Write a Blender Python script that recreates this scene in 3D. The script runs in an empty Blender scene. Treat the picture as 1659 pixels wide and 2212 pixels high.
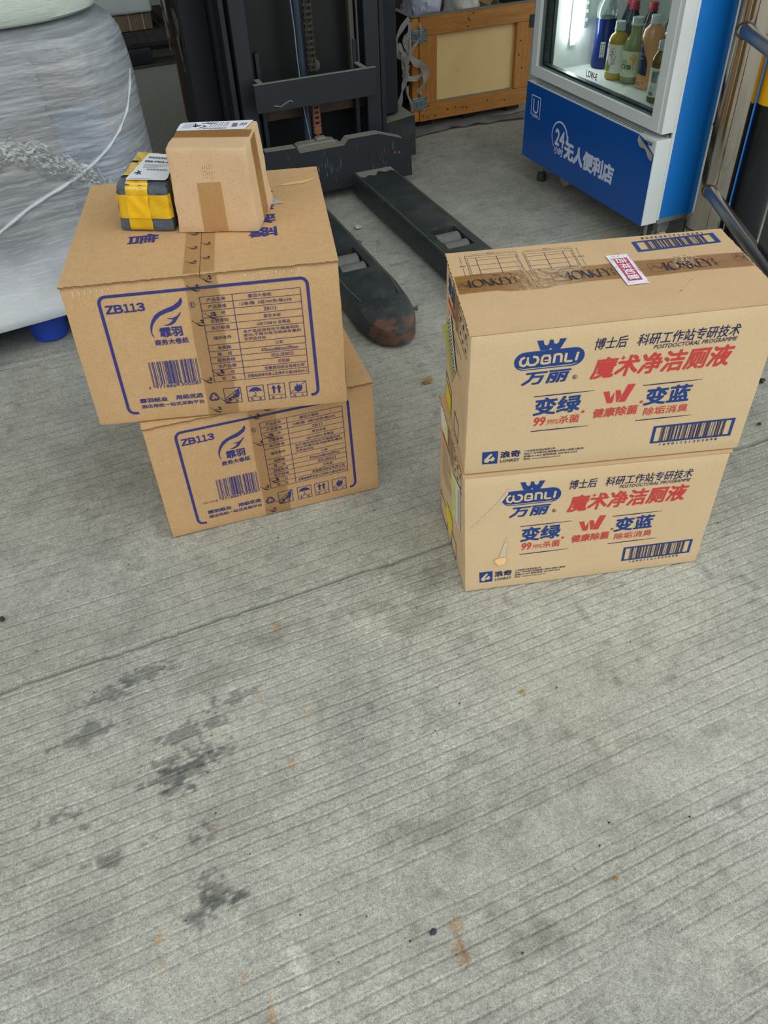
import bpy, bmesh, math, random
import numpy as np
from mathutils import Vector, Matrix
from mathutils.geometry import tessellate_polygon
random.seed(7); rng = np.random.default_rng(11)
sc = bpy.context.scene
COL = sc.collection
pi = math.pi

# ------------------------------------------------------------------ camera
cam_d = bpy.data.cameras.new('camera'); cam = bpy.data.objects.new('camera', cam_d); COL.objects.link(cam)
sc.camera = cam
fw = Vector((0.25996, 0.68797, -0.67757))
TH, PITCH, ROLL = math.radians(20.7), 0.7446, -0.0518
fw = Vector((math.cos(PITCH)*math.sin(TH), math.cos(PITCH)*math.cos(TH), -math.sin(PITCH)))
rt0 = Vector((math.cos(TH), -math.sin(TH), 0)); up0 = rt0.cross(fw)
rt = rt0*math.cos(ROLL)+up0*math.sin(ROLL); upv = -rt0*math.sin(ROLL)+up0*math.cos(ROLL)
M = Matrix((rt, upv, -fw)).transposed().to_4x4(); M.translation = Vector((0, 0, 1.1913))
cam.matrix_world = M
cam_d.sensor_fit = 'VERTICAL'; cam_d.sensor_height = 24.0
cam_d.lens = 24.0*1730.5/2212.0
cam_d.clip_start = 0.05; cam_d.clip_end = 200

# ------------------------------------------------------------------ world and exposure
world = bpy.data.worlds.new('world'); sc.world = world; world.use_nodes = True
wn = world.node_tree.nodes; wl = world.node_tree.links
bg = wn['Background']; bg.inputs['Strength'].default_value = 1.0
tc = wn.new('ShaderNodeTexCoord'); sx = wn.new('ShaderNodeSeparateXYZ'); cr = wn.new('ShaderNodeValToRGB')
wl.new(tc.outputs['Generated'], sx.inputs[0]); wl.new(sx.outputs['Z'], cr.inputs[0]); wl.new(cr.outputs[0], bg.inputs[0])
cr.color_ramp.elements[0].position = 0.0; cr.color_ramp.elements[0].color = (0.86, 0.92, 0.96, 1)
cr.color_ramp.elements[1].position = 1.0; cr.color_ramp.elements[1].color = (0.97, 1.0, 1.0, 1)
sc.view_settings.view_transform = 'Standard'; sc.view_settings.look = 'None'
sc.view_settings.exposure = 0.99; sc.view_settings.gamma = 1.0
sc.view_settings.use_curve_mapping = False

# ------------------------------------------------------------------ material helpers
def lin(h):
    if not isinstance(h, str): return tuple(h)+(1,) if len(h) == 3 else h
    h = h.lstrip('#'); o = []
    for i in (0, 2, 4):
        c = int(h[i:i+2], 16)/255
        o.append(c/12.92 if c <= .04045 else ((c+.055)/1.055)**2.4)
    return tuple(o)+(1,)
def mat(name, col, rough=.6, metal=0.0, var=None, bump=None, spec=.5, coat=0, emit=None, stain=None, scale=(1, 1, 1)):
    """var=(noise scale, dark colour, strength), bump=(scale, distance), stain=(scale, colour, lo, hi)"""
    m = bpy.data.materials.new(name); m.use_nodes = True
    n = m.node_tree.nodes; l = m.node_tree.links; p = n['Principled BSDF']
    p.inputs['Base Color'].default_value = lin(col); p.inputs['Roughness'].default_value = rough
    p.inputs['Metallic'].default_value = metal; p.inputs['Specular IOR Level'].default_value = spec
    p.inputs['Coat Weight'].default_value = coat
    if emit: p.inputs['Emission Color'].default_value = lin(emit[0]); p.inputs['Emission Strength'].default_value = emit[1]
    g = n.new('ShaderNodeNewGeometry'); mp = n.new('ShaderNodeMapping'); mp.inputs['Scale'].default_value = scale
    l.new(g.outputs['Position'], mp.inputs[0]); cur = None
    def mix(prev, fac, c2):
        x = n.new('ShaderNodeMix'); x.data_type = 'RGBA'
        if prev is None: x.inputs[6].default_value = lin(col)
        else: l.new(prev, x.inputs[6])
        x.inputs[7].default_value = lin(c2); l.new(fac, x.inputs[0]); return x.outputs[2]
    def noise(s, det=4, r=.6):
        t = n.new('ShaderNodeTexNoise'); t.inputs['Scale'].default_value = s; t.inputs['Detail'].default_value = det
        t.inputs['Roughness'].default_value = r; l.new(mp.outputs[0], t.inputs['Vector']); return t.outputs[0]
    def ramp(f, lo, hi, top=1.0):
        r = n.new('ShaderNodeMapRange'); r.inputs[1].default_value = lo; r.inputs[2].default_value = hi
        r.inputs[3].default_value = 0; r.inputs[4].default_value = top; l.new(f, r.inputs[0]); return r.outputs[0]
    for v in ([var] if isinstance(var, tuple) else (var or [])):
        cur = mix(cur, ramp(noise(v[0], v[3] if len(v) > 3 else 4), .3, .7, v[2]), v[1])
    for s in ([stain] if isinstance(stain, tuple) else (stain or [])):
        cur = mix(cur, ramp(noise(s[0], 6, .65), s[2], s[3], s[4] if len(s) > 4 else 1), s[1])
    if cur is not None: l.new(cur, p.inputs['Base Color'])
    if bump:
        prevn = None
        for b in ([bump] if isinstance(bump, tuple) else bump):
            bn = n.new('ShaderNodeBump'); bn.inputs['Distance'].default_value = b[1]; bn.inputs['Strength'].default_value = 1
            l.new(noise(b[0], 5), bn.inputs['Height'])
            if prevn: l.new(prevn, bn.inputs['Normal'])
            prevn = bn.outputs[0]
        l.new(prevn, p.inputs['Normal'])
    return m
def clear_mat(name, tint, gloss=.12, rough=.15, veil=None, bump=None, streak=None):
    """thin clear sheet: tinted transparency + fresnel gloss, optionally a milky veil of given share; streak=(scale vec, lo, hi, max)"""
    m = bpy.data.materials.new(name); m.use_nodes = True; n = m.node_tree.nodes; l = m.node_tree.links
    n.remove(n['Principled BSDF']); out = n['Material Output']
    tr = n.new('ShaderNodeBsdfTransparent'); tr.inputs[0].default_value = lin(tint)
    base = tr.outputs[0]; g = n.new('ShaderNodeNewGeometry')
    if veil:
        df = n.new('ShaderNodeBsdfDiffuse'); df.inputs[0].default_value = lin(veil[0])
        mx = n.new('ShaderNodeMixShader'); mx.inputs[0].default_value = veil[1]
        l.new(base, mx.inputs[1]); l.new(df.outputs[0], mx.inputs[2]); base = mx.outputs[0]
        if streak:
            mp = n.new('ShaderNodeMapping'); mp.inputs['Scale'].default_value = streak[0]; mp.inputs['Rotation'].default_value = streak[4] if len(streak) > 4 else (0, 0, 0)
            l.new(g.outputs['Position'], mp.inputs[0])
            t = n.new('ShaderNodeTexNoise'); t.inputs['Scale'].default_value = 1; t.inputs['Detail'].default_value = 6; t.inputs['Distortion'].default_value = .6
            l.new(mp.outputs[0], t.inputs['Vector'])
            r = n.new('ShaderNodeMapRange'); r.inputs[1].default_value = streak[1]; r.inputs[2].default_value = streak[2]
            r.inputs[3].default_value = veil[1]; r.inputs[4].default_value = streak[3]; l.new(t.outputs[0], r.inputs[0])
            l.new(r.outputs[0], mx.inputs[0]); m['fac'] = 1
    gl = n.new('ShaderNodeBsdfGlossy'); gl.inputs['Roughness'].default_value = rough
    lw = n.new('ShaderNodeLayerWeight'); lw.inputs[0].default_value = .35
    mr = n.new('ShaderNodeMapRange'); mr.inputs[3].default_value = gloss*.5; mr.inputs[4].default_value = min(.8, gloss*4)
    l.new(lw.outputs['Fresnel'], mr.inputs[0])
    m2 = n.new('ShaderNodeMixShader'); l.new(mr.outputs[0], m2.inputs[0]); l.new(base, m2.inputs[1]); l.new(gl.outputs[0], m2.inputs[2])
    l.new(m2.outputs[0], out.inputs[0])
    if bump:
        prev = None
        for b in ([bump] if isinstance(bump[0], (int, float)) else bump):
            mp2 = n.new('ShaderNodeMapping'); mp2.inputs['Scale'].default_value = b[2] if len(b) > 2 else (1, 1, 1)
            if len(b) > 3: mp2.inputs['Rotation'].default_value = b[3]
            l.new(g.outputs['Position'], mp2.inputs[0])
            t = n.new('ShaderNodeTexNoise'); t.inputs['Scale'].default_value = b[0]; t.inputs['Detail'].default_value = 5; l.new(mp2.outputs[0], t.inputs['Vector'])
            bn = n.new('ShaderNodeBump'); bn.inputs['Distance'].default_value = b[1]; l.new(t.outputs[0], bn.inputs['Height'])
            if prev: l.new(prev, bn.inputs['Normal'])
            prev = bn.outputs[0]
        l.new(prev, gl.inputs['Normal'])
    return m

card_a = mat('kraft_brown', '#d1ac7f', .75, var=[(55, '#c19a6b', .5), (420, '#ad895e', .55, 2)], bump=[(300, .0004), (6, .0012)], spec=.2)
card_c = mat('kraft_yellow', '#dac099', .72, var=[(9, '#d2b68d', .6), (380, '#bfa37a', .45, 2)], bump=[(260, .0002), (5, .0012)], spec=.25)
card_top = mat('kraft_yellow_top', '#cfb088', .7, var=[(9, '#c3a278', .6), (380, '#b2946c', .4, 2)], bump=[(260, .0002), (6, .0014)], spec=.3, stain=(60, '#d8c4a6', .66, .75, .5))
card_e = mat('kraft_pale', '#d8b994', .75, var=[(30, '#d0ae86', .6), (400, '#b99873', .4, 2)], bump=[(300, .0003), (12, .0014)], spec=.2)
card_edge = mat('corrugated_edge', '#9c7c54', .9, var=(500, '#5c452c', .9, 2), bump=(700, .001))
ink_a = mat('purple_blue_ink', '#33387a', .6, var=(200, '#3f4078', .5), spec=.3)
ink_t = mat('table_ink', '#4c3f6e', .6, spec=.3)
ink_c = mat('blue_ink', '#1f3f80', .55, var=(150, '#274682', .5), spec=.3)
ink_d = mat('navy_ink', '#232a58', .55, spec=.3)
ink_r = mat('red_ink', '#c9403f', .55, var=(150, '#c24a44', .5), spec=.3)
ink_k = mat('black_ink', '#1d1b2c', .5, spec=.4)
tape_m = clear_mat('brown_packing_tape', '#f8f4ec', .10, .22, bump=(90, .0008)); tape_c = clear_mat('amber_packing_tape', '#eadcc2', .12, .2, bump=(90, .0010))
tape_e = clear_mat('brown_tape_thin', '#efe5d2', .08, .3, bump=(120, .0006))
paper = mat('white_paper', '#e6e8ee', .55, var=(40, '#d8dae4', .4), bump=(20, .001))
paper_y = mat('pale_yellow_paper', '#e2e49a', .6, var=(40, '#d2d680', .5), bump=(30, .001))
yellow_l = mat('yellow_label', '#e5d21e', .5, bump=(20, .0006))
dark_steel = mat('dark_painted_steel', '#21262d', .5, var=[(6, '#1b1f25', .7), (90, '#292e35', .3)], bump=(160, .0002), stain=(45, '#5b5a55', .7, .78, .5))
dark_steel2 = mat('scratched_black_steel', '#2b3134', .45, var=[(14, '#383f41', .8), (160, '#1b1f21', .5)], bump=[(60, .0006), (12, .001)], stain=[(9, '#54544d', .50, .70, .55), (60, '#5f5f58', .60, .72, .6), (24, '#5b3a2a', .66, .76, .7)])
dust = mat('dust_layer', '#8b8a7c', .95, var=(40, '#75756a', .6), bump=(120, .0008))
rust = mat('rusty_chain', '#7c4a37', .8, var=(200, '#93604a', .7), bump=(300, .0006))
chain_m = mat('oily_chain', '#2b2a26', .35, .6, var=(150, '#6b675c', .6))

# ------------------------------------------------------------------ object helpers
WM = {}
def thing(name, label, cat, loc=(0, 0, 0), rz=0.0, group=None):
    o = bpy.data.objects.new(name, None); COL.objects.link(o)
    o.location = loc; o.rotation_euler = (0, 0, rz); o['label'] = label; o['category'] = cat; o.empty_display_size = .05
    if group: o['group'] = group
    WM[o] = Matrix.Translation(Vector(loc)) @ Matrix.Rotation(rz, 4, 'Z')
    return o
def out(name, bm, m, parent=None, smooth=False, label=None, cat=None, group=None, kind=None):
    me = bpy.data.meshes.new(name); bmesh.ops.recalc_face_normals(bm, faces=bm.faces); bm.to_mesh(me); bm.free()
    return out_me(name, me, m, parent, smooth, label, cat, group, kind)
def out_me(name, me, m, parent=None, smooth=False, label=None, cat=None, group=None, kind=None):
    me.materials.append(m)
    if smooth:
        me.shade_smooth()
        me.set_sharp_from_angle(angle=math.radians(38))
    o = bpy.data.objects.new(name, me); COL.objects.link(o)
    if parent is not None:
        w = WM[parent]; me.transform(w.inverted()); o.parent = parent; WM[o] = w
    else: WM[o] = Matrix.Identity(4)
    if label: o['label'] = label
    if cat: o['category'] = cat
    if group: o['group'] = group
    if kind: o['kind'] = kind
    return o
def nb(): return bmesh.new()
def bx(bm, x0, x1, y0, y1, z0, z1, bev=0, rot=None, seg=1):
    r = bmesh.ops.create_cube(bm, size=1)
    c = Vector(((x0+x1)/2, (y0+y1)/2, (z0+z1)/2)); vs = r['verts']
    for v in vs: v.co = Vector((v.co.x*(x1-x0), v.co.y*(y1-y0), v.co.z*(z1-z0)))
    if bev:
        es = list({e for v in vs for e in v.link_edges})
        rr = bmesh.ops.bevel(bm, geom=es, offset=bev, segments=seg, affect='EDGES', profile=.5)
        vs = list({v for f in rr['faces'] for v in f.verts} | {v for v in vs if v.is_valid})
    for v in vs: v.co = (rot @ v.co if rot else v.co)+c
    return vs
def cyl(bm, p0, p1, r0, r1=None, n=20, caps=True):
    p0, p1 = Vector(p0), Vector(p1); r1 = r0 if r1 is None else r1
    d = (p1-p0).normalized(); a = d.orthogonal().normalized(); b = d.cross(a)
    R = [[bm.verts.new(p+(a*math.cos(2*pi*i/n)+b*math.sin(2*pi*i/n))*r) for i in range(n)] for p, r in ((p0, r0), (p1, r1))]
    for i in range(n): bm.faces.new((R[0][i], R[0][(i+1) % n], R[1][(i+1) % n], R[1][i]))
    if caps: bm.faces.new(R[0][::-1]); bm.faces.new(R[1])
def tube(bm, pts, r, n=10, flat=1.0):
    pts = [Vector(p) for p in pts]; rings = []; prev = None
    for i, p in enumerate(pts):
        d = (pts[min(i+1, len(pts)-1)]-pts[max(i-1, 0)]).normalized()
        a = (prev-d*prev.dot(d)).normalized() if prev is not None else d.orthogonal().normalized()
        prev = a; b = d.cross(a); rr = r[i] if isinstance(r, (list, tuple)) else r
        rings.append([bm.verts.new(p+(a*math.cos(2*pi*k/n)+b*math.sin(2*pi*k/n)*flat)*rr) for k in range(n)])
    for i in range(len(rings)-1):
        for k in range(n): bm.faces.new((rings[i][k], rings[i][(k+1) % n], rings[i+1][(k+1) % n], rings[i+1][k]))
    bm.faces.new(rings[0][::-1]); bm.faces.new(rings[-1])
def lathe(bm, prof, c, n=28, sq=None, cap=True):
    c = Vector(c); R = []
    for r, z in prof:
        ring = []
        for k in range(n):
            a = 2*pi*k/n; rr = r*(sq(a, z) if sq else 1)
            ring.append(bm.verts.new(c+Vector((rr*math.cos(a), rr*math.sin(a), z))))
        R.append(ring)
    for i in range(len(R)-1):
        for k in range(n): bm.faces.new((R[i][k], R[i][(k+1) % n], R[i+1][(k+1) % n], R[i+1][k]))
    if cap: bm.faces.new(R[0][::-1]); bm.faces.new(R[-1])
def prism(bm, loops, f0, f1):
    """outer + hole loops (2D) extruded between the maps f0(p), f1(p) -> 3D"""
    tri = tessellate_polygon([[Vector((p[0], p[1], 0)) for p in lp] for lp in loops])
    flat = [p for lp in loops for p in lp]
    A = [bm.verts.new(f0(p)) for p in flat]; Bv = [bm.verts.new(f1(p)) for p in flat]
    for t in tri:
        for L in (A, Bv):
            try: bm.faces.new([L[i] for i in t])
            except ValueError: pass
    k = 0
    for lp in loops:
        m_ = len(lp)
        for i in range(m_):
            a, b = k+i, k+(i+1) % m_
            bm.faces.new((A[a], A[b], Bv[b], Bv[a]))
        k += m_
def sheet(bm, f, nu, nv, thick=0):
    g = [[bm.verts.new(f(i/nu, j/nv)) for i in range(nu+1)] for j in range(nv+1)]
    for j in range(nv):
        for i in range(nu): bm.faces.new((g[j][i], g[j][i+1], g[j+1][i+1], g[j+1][i]))
    if thick: bmesh.ops.solidify(bm, geom=bm.faces[:], thickness=thick)
def dupt(o, loc, rz=None, label=None, parent=None):
    c = o.copy(); COL.objects.link(c)
    if parent is not None: c.parent = parent
    elif loc is not None: c.location = loc
    if rz is not None: c.rotation_euler = (0, 0, rz)
    if label: c['label'] = label
    for ch in list(o.children): dupt(ch, None, parent=c)
    return c
def vnoise(x, y, s, seed=0):
    r = np.random.default_rng(seed).random((257, 257)); X = x/s+1000.3; Y = y/s+1000.7
    xi = np.floor(X).astype(int); yi = np.floor(Y).astype(int); fx = X-xi; fy = Y-yi
    fx = fx*fx*(3-2*fx); fy = fy*fy*(3-2*fy); g = lambda a, b: r[a % 257, b % 257]
    return (g(xi, yi)*(1-fx)+g(xi+1, yi)*fx)*(1-fy)+(g(xi, yi+1)*(1-fx)+g(xi+1, yi+1)*fx)*fy
def fbm(x, y, s, seed=0, o=4):
    t = 0; a = 1; w = 0
    for k in range(o): t = t+a*vnoise(x, y, s/2**k, seed+k); w += a; a *= .55
    return t/w

# ------------------------------------------------------------------ setting: floor
def build_floor():
    xs = np.concatenate([np.arange(-1.10, -.5, .02), np.arange(-.5, 1.1, .006), np.arange(1.1, 2.7, .016)]); ys = np.concatenate([np.arange(-.12, 1.3, .0017), np.arange(1.3, 2.0, .0025), np.arange(2.0, 3.40, .006)])
    X, Y = np.meshgrid(xs, ys)
    warp = (vnoise(X, Y, .006, 8)-.5)*.0009+(fbm(X, Y, .45, 3, 2)-.5)*.012+(vnoise(X, Y, .03, 5)-.5)*.0022+(vnoise(X, Y, .011, 6)-.5)*.0014
    Yw = Y+warp-.012*(X-.2)
    per = np.where(Yw < 1.065, .0202, .0285)
    ph = (Yw-1.065)/per; k = np.floor(ph); f = ph-k
    amp = .55+.45*vnoise(X, k*.37, .55, 9)                      # each comb stroke fades along its length
    band = fbm(X*.55, Y*1.7, .30, 21, 2)
    m = np.clip((band-.17)*9, 0, 1)
    m *= 1-np.clip(1.6-np.abs(Y-.445-.02*X)/.028, 0, 1)*np.clip((X-.02)*5, 0, 1)*np.clip((1.0-X)*3, 0, 1)*.97
    m *= 1-np.clip(1.5-np.hypot((X-.60)/.16, (Y-.62)/.05), 0, 1)*.7
    m *= 1-.9*np.clip(1-np.abs(Y-1.30-.1*X)/.05, 0, 1)*np.clip((-X+.1)*5, 0, 1)
    m = np.maximum(m, .10)
    fade = np.clip((3.0-Y)/1.2, .22, 1)
    fine = np.clip(vnoise(X, Y, .018, 31)*1.6, .5, 1)
    w = .0014/per
    prof = -np.exp(-((f-.5)/w)**2)+.45*np.exp(-((f-.5-2.2*w)/(1.3*w))**2)
    Z = .0026*prof*amp*m*fade*fine
    Z += (fbm(X, Y, .02, 41, 3)-.5)*.0009+(fbm(X, Y, .4, 51, 2)-.5)*.003
    for y0, dep, wd in ((1.065, .009, .0034), (2.216, .004, .003)):
        jw = (fbm(X, Y*0, .12, 61, 3)-.5)*.010
        d = np.abs(Y-y0-jw-(0.0 if y0 < 2 else 0)); chip = (vnoise(X, Y*0, .03, 66) > .74)*.0028
        Z -= dep*np.exp(-(d/(wd+chip))**2)
    Z -= max(0, float(Z.max()))
    Z[0, :] = Z[-1, :] = -.002; Z[:, 0] = Z[:, -1] = -.002
    # lasting marks: (x, y, rx, ry, darkness, ragged) ; tints stay put whatever the light does
    T = np.ones((3,)+X.shape)
    ragged = fbm(X, Y, .03, 71, 4); streak = fbm(X*.35, Y*2.2, .045, 77, 4)
    def blob(x0, y0, rx, ry, col, a, hard=3.0, rg=1.1, rag=ragged):
        d = 1-np.sqrt(((X-x0)/rx)**2+((Y-y0)/ry)**2)+(rag-.5)*rg*2
        w_ = np.clip(d*hard, 0, 1)*a*(np.hypot(X-x0, Y-y0) < 3*max(rx, ry))
        for c in range(3): T[c] = T[c]*(1-w_)+T[c]*col[c]*w_
    dk = (.50, .51, .53); wet = (.62, .61, .58); ru = (.98, .74, .55); wh = (1.28, 1.28, 1.27)
    for p in ((-.086, .767, .042, .022), (-.075, .80, .05, .012), (-.10, .745, .03, .015), (-.05, .78, .05, .008), (-.058, .84, .05, .014), (-.082, .659, .022, .012), (-.086, .561, .026, .026), (-.10, .545, .025, .02),
              (-.291, .776, .03, .014), (-.21, .672, .045, .010), (-.093, .992, .04, .014), (-.21, .91, .05, .012), (-.18, .976, .03, .012), (.03, .874, .03, .015), (-.25, .74, .014, .006)):
        blob(*p, dk, .85, 9, 2.6, streak*.3+ragged*.35+vnoise(X, Y, .008, 83)*.35)
    for p in ((-.116, 1.248, .03, .02), (-.288, 1.385, .035, .014), (-.144, 1.5, .03, .03), (-.066, 1.29, .02, .04), (-.233, 1.413, .04, .012), (.511, .576, .022, .012), (.521, .502, .028, .016), (.465, .535, .012, .02),
              (.308, .321, .035, .022), (.42, .617, .012, .018), (.359, .678, .045, .024), (.432, 1.003, .06, .04), (.423, .409, .016, .008), (.507, .412, .012, .012), (.581, .387, .014, .018), (.35, .60, .05, .012),
              (.166, .396, .012, .008), (-.02, .50, .025, .018), (-.0, .93, .06, .025), (.25, .52, .07, .02), (.36, .47, .03, .015), (.62, .52, .03, .015), (.25, .98, .12, .02), (.4, .9, .07, .02)):
        blob(*p, wet, .45, 2.2, 1.9)
    for p in ((.069, .86, .006, .02), (.137, .793, .005, .013), (.083, .715, .006, .014), (-.061, .654, .003, .018), (-.172, .53, .004, .012), (-.178, .497, .003, .02), (-.075, .43, .005, .018), (-.051, .372, .006, .02),
              (.221, .382, .009, .012), (.208, .342, .009, .02), (.149, 1.001, .008, .012), (.215, .362, .003, .03)):
        blob(*p, ru, .75, 4, .8)
    for p in ((-.064, 1.304, .04, .012), (.001, .413, .010, .045), (-.254, .529, .018, .02), (-.24, .474, .02, .03), (-.17, .983, .035, .016), (.141, .713, .04, .012), (-.318, .674, .02, .014), (.295, .935, .03, .014), (-.188, 1.093, .05, .014), (-.03, 1.345, .012, .05), (-.08, 1.05, .03, .012)):
        blob(*p, wh, .6, 2.0, 2.0)
    big = fbm(X, Y, .5, 81, 3); mid = fbm(X, Y, .12, 91, 4)
    sm = fbm(X, Y, .035, 93, 3); lum = .93+.24*(big-.5)+.34*(mid-.5)+.30*(sm-.5)-.22*np.clip((vnoise(X, Y, .028, 97)-.80)*8, 0, 1)*np.clip(big*1.5, 0, 1)
    warm = (fbm(X, Y, .3, 95, 2)-.5)*.06
    # occlusion shade of the grooves painted into the floor colour
    gr = np.clip(-prof, 0, 1)*amp*m*.42*fade
    lum = lum*(1-gr)
    jt = np.exp(-((Y-1.065-(fbm(X, Y*0, .12, 61, 3)-.5)*.010)/.004)**2); lum = lum*(1-.45*jt)
    T[0] *= lum*(1+warm); T[1] *= lum*(1+.5*warm); T[2] *= lum*(1-warm)
    ny, nx = X.shape
    co = np.stack([X, Y, Z], -1).reshape(-1, 3).astype(np.float32)
    idx = np.arange(nx*ny).reshape(ny, nx)
    q = np.stack([idx[:-1, :-1], idx[:-1, 1:], idx[1:, 1:], idx[1:, :-1]], -1).reshape(-1, 4)
    x0, x1, y0, y1 = xs[0], xs[-1], ys[0], ys[-1]; zf = -.002; F = 14.0
    ring = np.array([(-F, -F, zf), (F, -F, zf), (F, F, zf), (-F, F, zf), (x0, y0, zf), (x1, y0, zf), (x1, y1, zf), (x0, y1, zf)], np.float32)
    b = len(co); co = np.concatenate([co, ring])
    q2 = np.array([(0, 1, 5, 4), (1, 2, 6, 5), (2, 3, 7, 6), (3, 0, 4, 7)])+b
    q = np.concatenate([q, q2]).astype(np.int32)
    me = bpy.data.meshes.new('floor'); me.vertices.add(len(co)); me.vertices.foreach_set('co', co.ravel())
    me.loops.add(q.size); me.loops.foreach_set('vertex_index', q.ravel()); me.polygons.add(len(q))
    me.polygons.foreach_set('loop_start', np.arange(0, q.size, 4, dtype=np.int32))
    me.polygons.foreach_set('use_smooth', np.ones(len(q), bool)); me.update(calc_edges=True)
    at = me.attributes.new('wear_and_shade', 'FLOAT_COLOR', 'POINT')
    cc = np.ones((len(co), 4), np.float32); cc[:b, :3] = np.stack([T[0], T[1], T[2]], -1).reshape(-1, 3)
    at.data.foreach_set('color', cc.ravel())
    m_ = bpy.data.materials.new('brushed_concrete'); m_.use_nodes = True; n = m_.node_tree.nodes; l = m_.node_tree.links; p = n['Principled BSDF']
    p.inputs['Roughness'].default_value = .82; p.inputs['Specular IOR Level'].default_value = .3
    a = n.new('ShaderNodeAttribute'); a.attribute_name = 'wear_and_shade'
    g = n.new('ShaderNodeNewGeometry')
    def nz(s, d=3):
        t = n.new('ShaderNodeTexNoise'); t.inputs['Scale'].default_value = s; t.inputs['Detail'].default_value = d; t.inputs['Roughness'].default_value = .7; l.new(g.outputs['Position'], t.inputs[0]); return t.outputs[0]
    r = n.new('ShaderNodeValToRGB'); e = r.color_ramp.elements
    e[0].position = .30; e[0].color = (.09, .092, .084, 1); e[1].position = .72; e[1].color = (.62, .63, .59, 1)
    for ps, c in ((.42, (.36, .36, .31, 1)), (.52, (.435, .43, .37, 1)), (.62, (.495, .49, .425, 1))): x = e.new(ps); x.color = c
    l.new(nz(520, 4), r.inputs[0])
    r2 = n.new('ShaderNodeMapRange'); r2.inputs[1].default_value = .3; r2.inputs[2].default_value = .7; r2.inputs[3].default_value = .86; r2.inputs[4].default_value = 1.12; l.new(nz(60, 5), r2.inputs[0])
    mx = n.new('ShaderNodeMix'); mx.data_type = 'RGBA'; mx.blend_type = 'MULTIPLY'; mx.inputs[0].default_value = 1; l.new(r.outputs[0], mx.inputs[6]); l.new(a.outputs['Color'], mx.inputs[7])
    r3 = n.new('ShaderNodeMapRange'); r3.inputs[1].default_value = .34; r3.inputs[2].default_value = .66; r3.inputs[3].default_value = .74; r3.inputs[4].default_value = 1.20; l.new(nz(210, 6), r3.inputs[0])
    ml = n.new('ShaderNodeMath'); ml.operation = 'MULTIPLY'; l.new(r2.outputs[0], ml.inputs[0]); l.new(r3.outputs[0], ml.inputs[1]); r2 = ml
    m3 = n.new('ShaderNodeVectorMath'); m3.operation = 'SCALE'; l.new(mx.outputs[2], m3.inputs[0]); l.new(r2.outputs[0], m3.inputs['Scale'])
    l.new(m3.outputs[0], p.inputs['Base Color'])
    bn = n.new('ShaderNodeBump'); bn.inputs['Distance'].default_value = .0009; l.new(nz(420, 3), bn.inputs['Height']); l.new(bn.outputs[0], p.inputs['Normal'])
    me.materials.append(m_)
    o = bpy.data.objects.new('floor', me); COL.objects.link(o); o['kind'] = 'structure'; WM[o] = Matrix.Identity(4)
build_floor()
wall_m = mat('warehouse_wall', '#c9c8c2', .9, var=(2, '#b0afa9', .6))
ceil_m = mat('warehouse_roof', '#c4c8ca', .8, var=(3, '#aab0b3', .5))
def struct(name, x0, x1, y0, y1, z0, z1, m):
    b = nb(); bx(b, x0, x1, y0, y1, z0, z1); o = out(name, b, m); o['kind'] = 'structure'
struct('wall_back', -6, 8, 9.0, 9.2, -.02, 4.2, wall_m)
struct('wall_left', -6.2, -6, .95, 9.2, -.02, 4.2, wall_m)
struct('wall_right', 8, 8.2, .95, 9.2, -.02, 4.2, wall_m)
struct('added_wall', -14, 3.5, -9.2, -9, -.02, 4.5, mat('added_wall_brown', '#6f6256', .9, var=(1.5, '#5a4d42', .7)))  # unseen wall added behind the camera to give the steel post brown reflections
struct('added_pillar_1', -3.2, -2.7, .9, 1.4, -.02, 4.2, mat('added_pillar_dark', '#3d3833', .8))  # unseen dark pillars, left and right, added to streak the post's reflection
struct('added_pillar_2', 4.6, 5.1, .9, 1.4, -.02, 4.2, bpy.data.materials['added_pillar_dark'])
struct('ceiling', -6.2, 8.2, .9, 9.2, 4.2, 4.4, ceil_m)

# ------------------------------------------------------------------ flat print: glyph outlines laid on a face as thin ink
_tc = {}
def glyphs(s, bold=0.0):
    k = (s, bold)
    if k in _tc: return _tc[k]
    cu = bpy.data.curves.new('t', 'FONT'); cu.body = s; cu.size = 1; cu.resolution_u = 2; cu.fill_mode = 'FRONT'
    o = bpy.data.objects.new('t', cu); COL.objects.link(o)
    dg = bpy.context.evaluated_depsgraph_get()
    me = bpy.data.meshes.new_from_object(o.evaluated_get(dg))
    v = [(a.co.x, a.co.y) for a in me.vertices]; f = [tuple(p.vertices) for p in me.polygons]
    bpy.data.objects.remove(o); bpy.data.curves.remove(cu); bpy.data.meshes.remove(me)
    xs = [p[0] for p in v]; ys = [p[1] for p in v]; x0, y0, x1, y1 = min(xs), min(ys), max(xs), max(ys)
    v = [((x-x0)/(x1-x0), (y-y0)/(y1-y0)) for x, y in v]
    if bold:                                   # heavier weight: the outline laid down again, nudged every way
        bx_, by_ = bold/(x1-x0), bold/(y1-y0); v0, f0, n0 = v, f, len(v); v = []; f = []
        for i, (a, b) in enumerate(((-1, -1), (1, -1), (-1, 1), (1, 1), (0, 0), (1, 0), (-1, 0), (0, 1), (0, -1))):
            v += [(x+a*bx_, y+b*by_, i) for x, y in v0]; f += [tuple(q+i*n0 for q in t) for t in f0]
    _tc[k] = (v, f); return _tc[k]
class Face:
    def __init__(s, c): s.c = [Vector(p) for p in c]; s.W = (s.c[1]-s.c[0]).length; s.H = (s.c[3]-s.c[0]).length; s.n = (s.c[1]-s.c[0]).cross(s.c[3]-s.c[0]).normalized()
    def at(s, u, v, off=0): c = s.c; return c[0]*((1-u)*(1-v))+c[1]*(u*(1-v))+c[2]*(u*v)+c[3]*((1-u)*v)+s.n*off
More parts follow.
